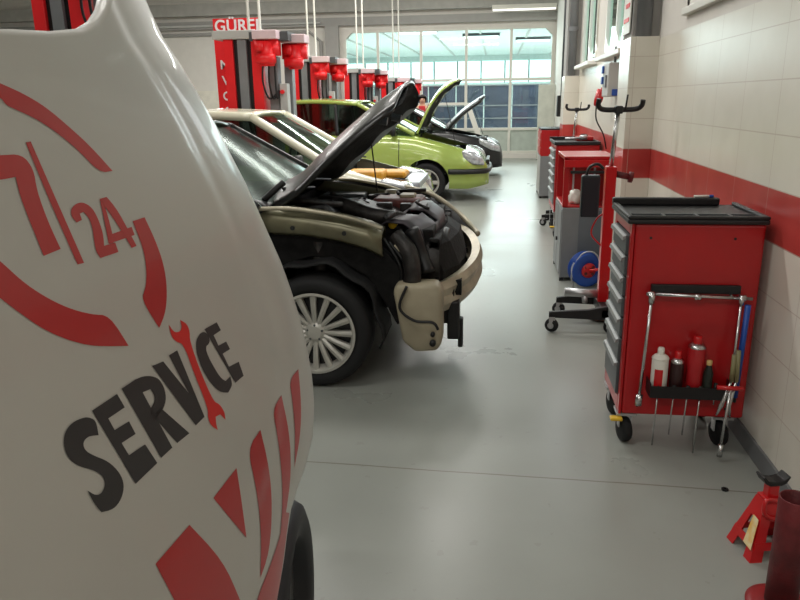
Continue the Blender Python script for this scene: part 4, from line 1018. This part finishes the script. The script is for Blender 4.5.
b = B(); [box(b, (x, .28, .02), (x+.015, .30, .38)) for x in (.10, .28)]; P('inner_strip', b, alu, t)
t = thing('rag', 'crumpled white rag inside the open red chest', 'rag', (.69, 6.32, .657))
b = B(); bmesh.ops.create_icosphere(b, subdivisions=3, radius=.05)
for v in b.verts: v.co += v.co.normalized()*random.uniform(-.014, .014); v.co.z = max(v.co.z*1.3+.05, 0.001); v.co.x *= 1.1
P('cloth', b, white, t, True)
# drawer cabinet behind
tool_cabinet('tool_cabinet', 'red drawer cabinet with grey drawers and black top behind the open red chest', .66, 8.15, .47, .75, .30, 1.04, 6, drawer_m=grey)
t = thing('wrench_tool', 'light metal tool lying on the black top of the middle drawer cabinet', 'tool', (.90, 8.45, 1.092))
b = B(); tube(b, [(-.12, 0, 0), (.06, .03, .006)], .014, 8); tube(b, [(.05, .02, .01), (.12, .04, .015)], .03, 10); P('body', b, alu, t, True)
t = thing('cabinet_tray_block', 'small red toolbox on the top of the middle drawer cabinet', 'toolbox', (1.0, 8.66, 1.06)); 
b = B(); box(b, (-.08, -.1, .002), (.11, .1, .05)); P('case', b, redc, t, bevel=.01)
b = B(); tube(b, smoothpath([(-.03, 0, .05), (-.02, 0, .068), (.04, 0, .068), (.05, 0, .05)], 3), .005, 6); P('handle', b, black, t)
# far chest on grey base
t = thing('grey_cabinet', 'far grey steel base cabinet at the end of the tool row', 'cabinet', (.72, 11.4, 0))
t.location = (.70, 11.55, 0)
b = B(); box(b, (0, 0, .03), (.42, .8, .66)); P('body', b, grey, t, bevel=.006)
b = B(); box(b, (-.006, .03, .06), (0, .77, .64)); P('door', b, lgrey, t); b = B(); [box(b, (x, y, 0), (x+.04, y+.04, .03)) for x in (0, .38) for y in (0, .76)]; P('foot', b, black, t)
t = thing('tool_chest', 'far red tool chest on the last grey base cabinet', 'tool chest', (.70, 11.55, .66))
b = B(); box(b, (0, 0, 0), (.42, .8, .40)); P('body', b, redc, t, bevel=.006)
b = B(); box(b, (-.005, .0, .40), (.425, .8, .42)); P('lid', b, black, t)
b = B(); [box(b, (-.01, .05, z), (0, .75, z+.10)) for z in (.02, .14, .26)]; P('drawer', b, red, t)
# blue cable reel
t = thing('cable_reel', 'blue cable reel with red hub standing against the grey cabinet', 'cable reel', (.775, 5.98, .155))
ax = (-.35, 1, .08)
b = B(); lathe(b, [(.13, -.05), (.145, -.048), (.145, -.042), (.07, -.04), (.07, .04), (.145, .042), (.145, .048), (.13, .05), (.05, .05), (.05, -.05)], (0, 0, 0), ax, 36, True); P('drum', b, blue, t, True)
b = B(); lathe(b, [(0, -.06), (.062, -.058), (.066, -.045), (.05, -.04), (0, -.04)], (0, 0, 0), ax, 24); P('hub', b, red, t, True)
b = B(); [tube(b, [(a*.028+.02, -.062, c*.028), (a*.028+.022, -.066, c*.028)], .014, 12) for a in (-1, 1) for c in (-1, 1)]; P('socket', b, darkred, t)
b = B(); tube(b, smoothpath([(-.10, -.04, -.155), (-.12, -.05, -.03), (-.05, -.05, .13), (.05, -.05, .15), (.11, -.04, .04), (.10, -.03, -.155)], 5), .007, 8); P('frame', b, alu, t, True)
b = B(); tube(b, smoothpath([(.02, -.06, -.0), (.1, -.09, .02), (.17, -.1, .07)], 4), .012, 8); P('crank', b, red, t, True)
b = B(); g = [[Vector((math.cos(a)*r_, -.055, math.sin(a)*r_)) for r_ in (.085, .13)] for a in np.linspace(2.6, 3.9, 8)]; sheet(b, g); P('sticker', b, white, t)

# ------------------------------------------------------------------ wall box, plug
t = thing('wall_socket_box', 'grey electrical box with blue sockets on the tiled wall below the window', 'socket box', (XW, 7.35, 1.585))
b = B(); box(b, (-.13, -.18, -.04), (0, .2, .27)); P('case', b, lgrey, t, bevel=.012)
b = B(); box(b, (-.09, -.20, -.03), (-.035, -.18, .03)); P('socket', b, blue, t, bevel=.006); b = B(); box(b, (-.15, .1, .08), (-.13, .18, .15)); box(b, (-.15, .1, .18), (-.13, .18, .25)); P('socket', b, blue, t, bevel=.006)
b = B(); box(b, (-.145, -.1, .05), (-.13, .0, .16)); P('hatch', b, grey, t)
b = B(); tube(b, [(-.05, 0, .27), (-.05, 0, .42)], .012, 8); P('conduit', b, grey, t)
t = thing('plug', 'red industrial plug hanging left of the grey electrical box', 'plug', (1.05, 7.75, 1.52))
b = B(); tube(b, [(0, 0, .10), (-.02, 0, 0), (-.04, -.02, -.06)], [.04, .045, .03], 12); tube(b, [(0, 0, .1), (.11, 0, .1)], .02, 8); P('body', b, red, t, True)
b = B(); tube(b, smoothpath([(-.04, -.02, -.06), (-.03, 0, -.2), (.05, 0, -.35), (.09, .02, -.5)], 5), .008, 6); P('cable', b, black, t, True)

# ------------------------------------------------------------------ jack stand and pipe stand in the right foreground
t = thing('jack_stand', 'red jack stand with black saddle and yellow sticker beside the tiled wall', 'jack stand', (.97, 2.33, 0), math.radians(12)); t.scale = (.90, .90, .90)
hz_ = .225
def leg_poly(sx, sy):
    b = B()
    bx_, by_ = sx*.10, sy*.085; tx_, ty2 = sx*.033, sy*.030
    q = [Vector((bx_, by_, 0)), Vector((bx_-sx*.045, by_, 0)), Vector((tx_-sx*.03, ty2, hz_)), Vector((tx_, ty2, hz_))]
    r = [Vector((bx_, by_, 0)), Vector((bx_, by_-sy*.045, 0)), Vector((tx_, ty2-sy*.028, hz_)), Vector((tx_, ty2, hz_))]
    for poly in (q, r): b.faces.new([b.verts.new(v) for v in poly])
    return b
for sx in (-1, 1):
    for sy in (-1, 1): P('leg', leg_poly(sx, sy), red, t, solid=.004)
b = B()
for sy in (-1, 1):
    b.faces.new([b.verts.new(v) for v in [(-.088, sy*.0745, .045), (.088, sy*.0745, .045), (.080, sy*.068, .075), (-.080, sy*.068, .075)]])
    b.faces.new([b.verts.new(v) for v in [(-.055, sy*.048, .15), (.055, sy*.048, .15), (.034, sy*.031, hz_), (-.034, sy*.031, hz_)]])
for sx in (-1, 1):
    b.faces.new([b.verts.new(v) for v in [(sx*.088, -.0745, .045), (sx*.088, .0745, .045), (sx*.080, .068, .075), (sx*.080, -.068, .075)]])
    b.faces.new([b.verts.new(v) for v in [(sx*.055, -.048, .15), (sx*.055, .048, .15), (sx*.034, .031, hz_), (sx*.034, -.031, hz_)]])
P('web', b, red, t, solid=.004)
b = B(); box(b, (-.036, -.033, hz_-.03), (.036, .033, hz_+.012)); P('collar', b, red, t, bevel=.006)
b = B(); box(b, (-.022, -.018, .10), (.022, .018, .30)); P('ratchet_post', b, red, t, bevel=.004)
b = B(); prism(b, [(-.055, .325), (-.048, .33), (-.03, .312), (0, .306), (.03, .312), (.048, .33), (.055, .325), (.04, .298), (.022, .29), (-.022, .29), (-.04, .298)], -.028, .028); P('saddle', b, black, t, bevel=.003)
b = B(); tube(b, smoothpath([(.0, -.04, .235), (-.05, -.055, .25), (-.058, -.06, .205), (-.03, -.06, .175), (.04, -.062, .16)], 5), .008, 8); P('lever', b, red, t, True)
b = B(); b.faces.new([b.verts.new(v) for v in [(-.096, -.075, .05), (-.092, -.015, .05), (-.056, -.004, .16), (-.060, -.045, .16)]]); 
for v in b.verts: v.co.x -= .004
P('sticker', b, mat('yellow white sticker', (232, 220, 180), .5, rgb2=(232, 170, 40), scale=18), t)
t = thing('pipe_stand', 'worn dark red tube stand on a round base at the right edge', 'stand', (.915, 2.02, 0))
b = B(); lathe(b, [(0, 0), (.097, 0), (.10, .004), (.10, .010), (.08, .014), (.05, .022), (0, .022)], (0, 0, 0), (0, 0, 1), 48); P('base', b, mat('base red', (150, 30, 34), .45, noise=.15, scale=14), t, True)
b = B(); lathe(b, [(.047, .018), (.047, .385), (.045, .388), (.042, .385), (.042, .018)], (0, 0, 0), (0, 0, 1), 40, True); P('tube', b, darkred, t, True)
t = thing('floor_nut', 'small dark nut lying on the floor left of the jack stand', 'nut', (.955, 2.72, 0))
b = B(); lathe(b, [(.006, 0), (.014, 0), (.014, .008), (.006, .008)], (0, 0, 0), (0, 0, 1), 6, True); P('ring', b, black, t)
# base clutter under the near stand
t = thing('floor_rag', 'small brown rag lying on the floor beneath the near red stand', 'rag', (.77, 5.05, 0))
b = B(); bmesh.ops.create_icosphere(b, subdivisions=3, radius=.08)
for v in b.verts: v.co += v.co.normalized()*random.uniform(-.015, .015); v.co.z = max(v.co.z*.25+.018, 0.001)
P('cloth', b, mat('brown cloth', (110, 78, 66), .8), t, True)
# white leaning board at the glazing
t = thing('leaning_board', 'white board leaning diagonally behind the black car bonnet', 'board', (-.5, 17.6, 0))
b = B(); prism(b, [(-.26, 1.45), (-.14, 1.45), (.40, 0), (.26, 0)], 0, .04); P('board', b, white, t)
b = B(); tube(b, [(.0, .02, .9), (.02, .5, 0)], .015, 6); P('prop', b, grey, t)

# ------------------------------------------------------------------ person far away
def skin_figure(name, joints, edges, m, parent, sub=2):
    me = bpy.data.meshes.new(name); me.from_pydata([j[0] for j in joints], edges, []); 
    o = bpy.data.objects.new(name, me); COL.objects.link(o); o.parent = parent
    o.modifiers.new('skin', 'SKIN'); 
    if not me.skin_vertices: me.attributes
    o.modifiers['skin'].use_smooth_shade = True
    bpy.context.view_layer.update()
    for i, j in enumerate(joints):
        me.skin_vertices[0].data[i].radius = j[1] if isinstance(j[1], tuple) else (j[1], j[1]); me.skin_vertices[0].data[i].use_root = (i == 0)
    s_ = o.modifiers.new('sub', 'SUBSURF'); s_.levels = s_.render_levels = sub
    me.materials.append(m)
    return o
pr = thing('person', 'person with dark hair in black jacket over red top standing by the glazing', 'person', (-1.70, 16.9, 0), 0)
skinm = mat('skin', (198, 150, 124), .6)
def mkskin(name, joints, edges, m, parent):
    me = bpy.data.meshes.new(name); o = bpy.data.objects.new(name, me); COL.objects.link(o); o.parent = parent
    bm = B(); lay = bm.verts.layers.skin.verify()
    vs2 = []
    for i, (p, r) in enumerate(joints):
        v = bm.verts.new(p); v[lay].radius = (r, r) if not isinstance(r, tuple) else r; v[lay].use_root = (i == 0); vs2.append(v)
    for a, c in edges: bm.edges.new((vs2[a], vs2[c]))
    bm.to_mesh(me); bm.free(); me.materials.append(m)
    k = o.modifiers.new('skin', 'SKIN'); k.use_smooth_shade = True
    s_ = o.modifiers.new('sub', 'SUBSURF'); s_.levels = s_.render_levels = 1
    return o
J = [((0, 0, .92), (.15, .10)), ((0, 0, 1.10), (.14, .10)), ((0, 0, 1.32), (.17, .10)), ((0, 0, 1.42), .055), ((0, -.01, 1.50), (.075, .085)), ((0, 0, 1.58), (.07, .08)),
     ((-.19, 0, 1.34), .055), ((-.25, -.02, 1.10), .042), ((-.24, -.10, .90), .032), ((.19, 0, 1.34), .055), ((.25, -.02, 1.10), .042), ((.24, -.10, .90), .032),
     ((-.09, 0, .84), .085), ((-.10, -.01, .48), .06), ((-.10, .02, .08), .04), ((-.11, -.12, .04), .035), ((.09, 0, .84), .085), ((.10, -.01, .48), .06), ((.10, .02, .08), .04), ((.11, -.12, .04), .035),
     ((-.24, -.14, .82), .024), ((.24, -.14, .82), .024)]
Ed = [(0, 1), (1, 2), (2, 3), (3, 4), (4, 5), (2, 6), (6, 7), (7, 8), (2, 9), (9, 10), (10, 11), (0, 12), (12, 13), (13, 14), (14, 15), (0, 16), (16, 17), (17, 18), (18, 19), (8, 20), (11, 21)]
mkskin('body', J, Ed, skinm, pr)
JJ = [((0, 0, .88), (.165, .12)), ((0, 0, 1.10), (.16, .115)), ((0, 0, 1.33), (.185, .115)), ((0, 0, 1.40), .08), ((-.19, 0, 1.34), .07), ((-.255, -.02, 1.10), .055), ((-.245, -.09, .92), .045), ((.19, 0, 1.34), .07), ((.255, -.02, 1.10), .055), ((.245, -.09, .92), .045)]
mkskin('jacket', JJ, [(0, 1), (1, 2), (2, 3), (2, 4), (4, 5), (5, 6), (2, 7), (7, 8), (8, 9)], mat('black jacket', (22, 22, 26), .8), pr)
b = B(); prism(b, [(-.07, 1.40), (.07, 1.40), (.10, 1.2), (.09, .95), (-.09, .95), (-.10, 1.2)], -.15, -.09); P('red_top', b, mat('red top', (190, 24, 34), .7), pr, True, bevel=.02)
JT = [((0, 0, .88), (.16, .12)), ((-.09, 0, .80), .10), ((-.10, -.01, .48), .075), ((-.10, .02, .09), .06), ((.09, 0, .80), .10), ((.10, -.01, .48), .075), ((.10, .02, .09), .06)]
mkskin('trousers', JT, [(0, 1), (1, 2), (2, 3), (0, 4), (4, 5), (5, 6)], mat('dark trousers', (34, 36, 46), .8), pr)
b = B(); bmesh.ops.create_uvsphere(b, u_segments=16, v_segments=12, radius=.098)
for v in list(b.verts):
    v.co.z = v.co.z*1.12+1.545; v.co.y = v.co.y+.015
bmesh.ops.delete(b, geom=[v for v in b.verts if v.co.y < -.035 and v.co.z < 1.59 or v.co.z < 1.47], context='VERTS'); P('hair', b, mat('dark hair', (38, 28, 24), .7), pr, True, solid=.008)
b = B(); [lathe(b, [(0, 0), (.009, .002), (0, .006)], (sx*.03, -.088, 1.545), (0, -1, 0), 8) for sx in (-1, 1)]; P('eye', b, black, pr)
b = B(); tube(b, [(-.022, -.09, 1.475), (.022, -.09, 1.475)], .005, 6); tube(b, [(0, -.085, 1.535), (0, -.105, 1.505)], [.006, .012], 6); P('mouth', b, mat('lips', (160, 90, 84), .6), pr)
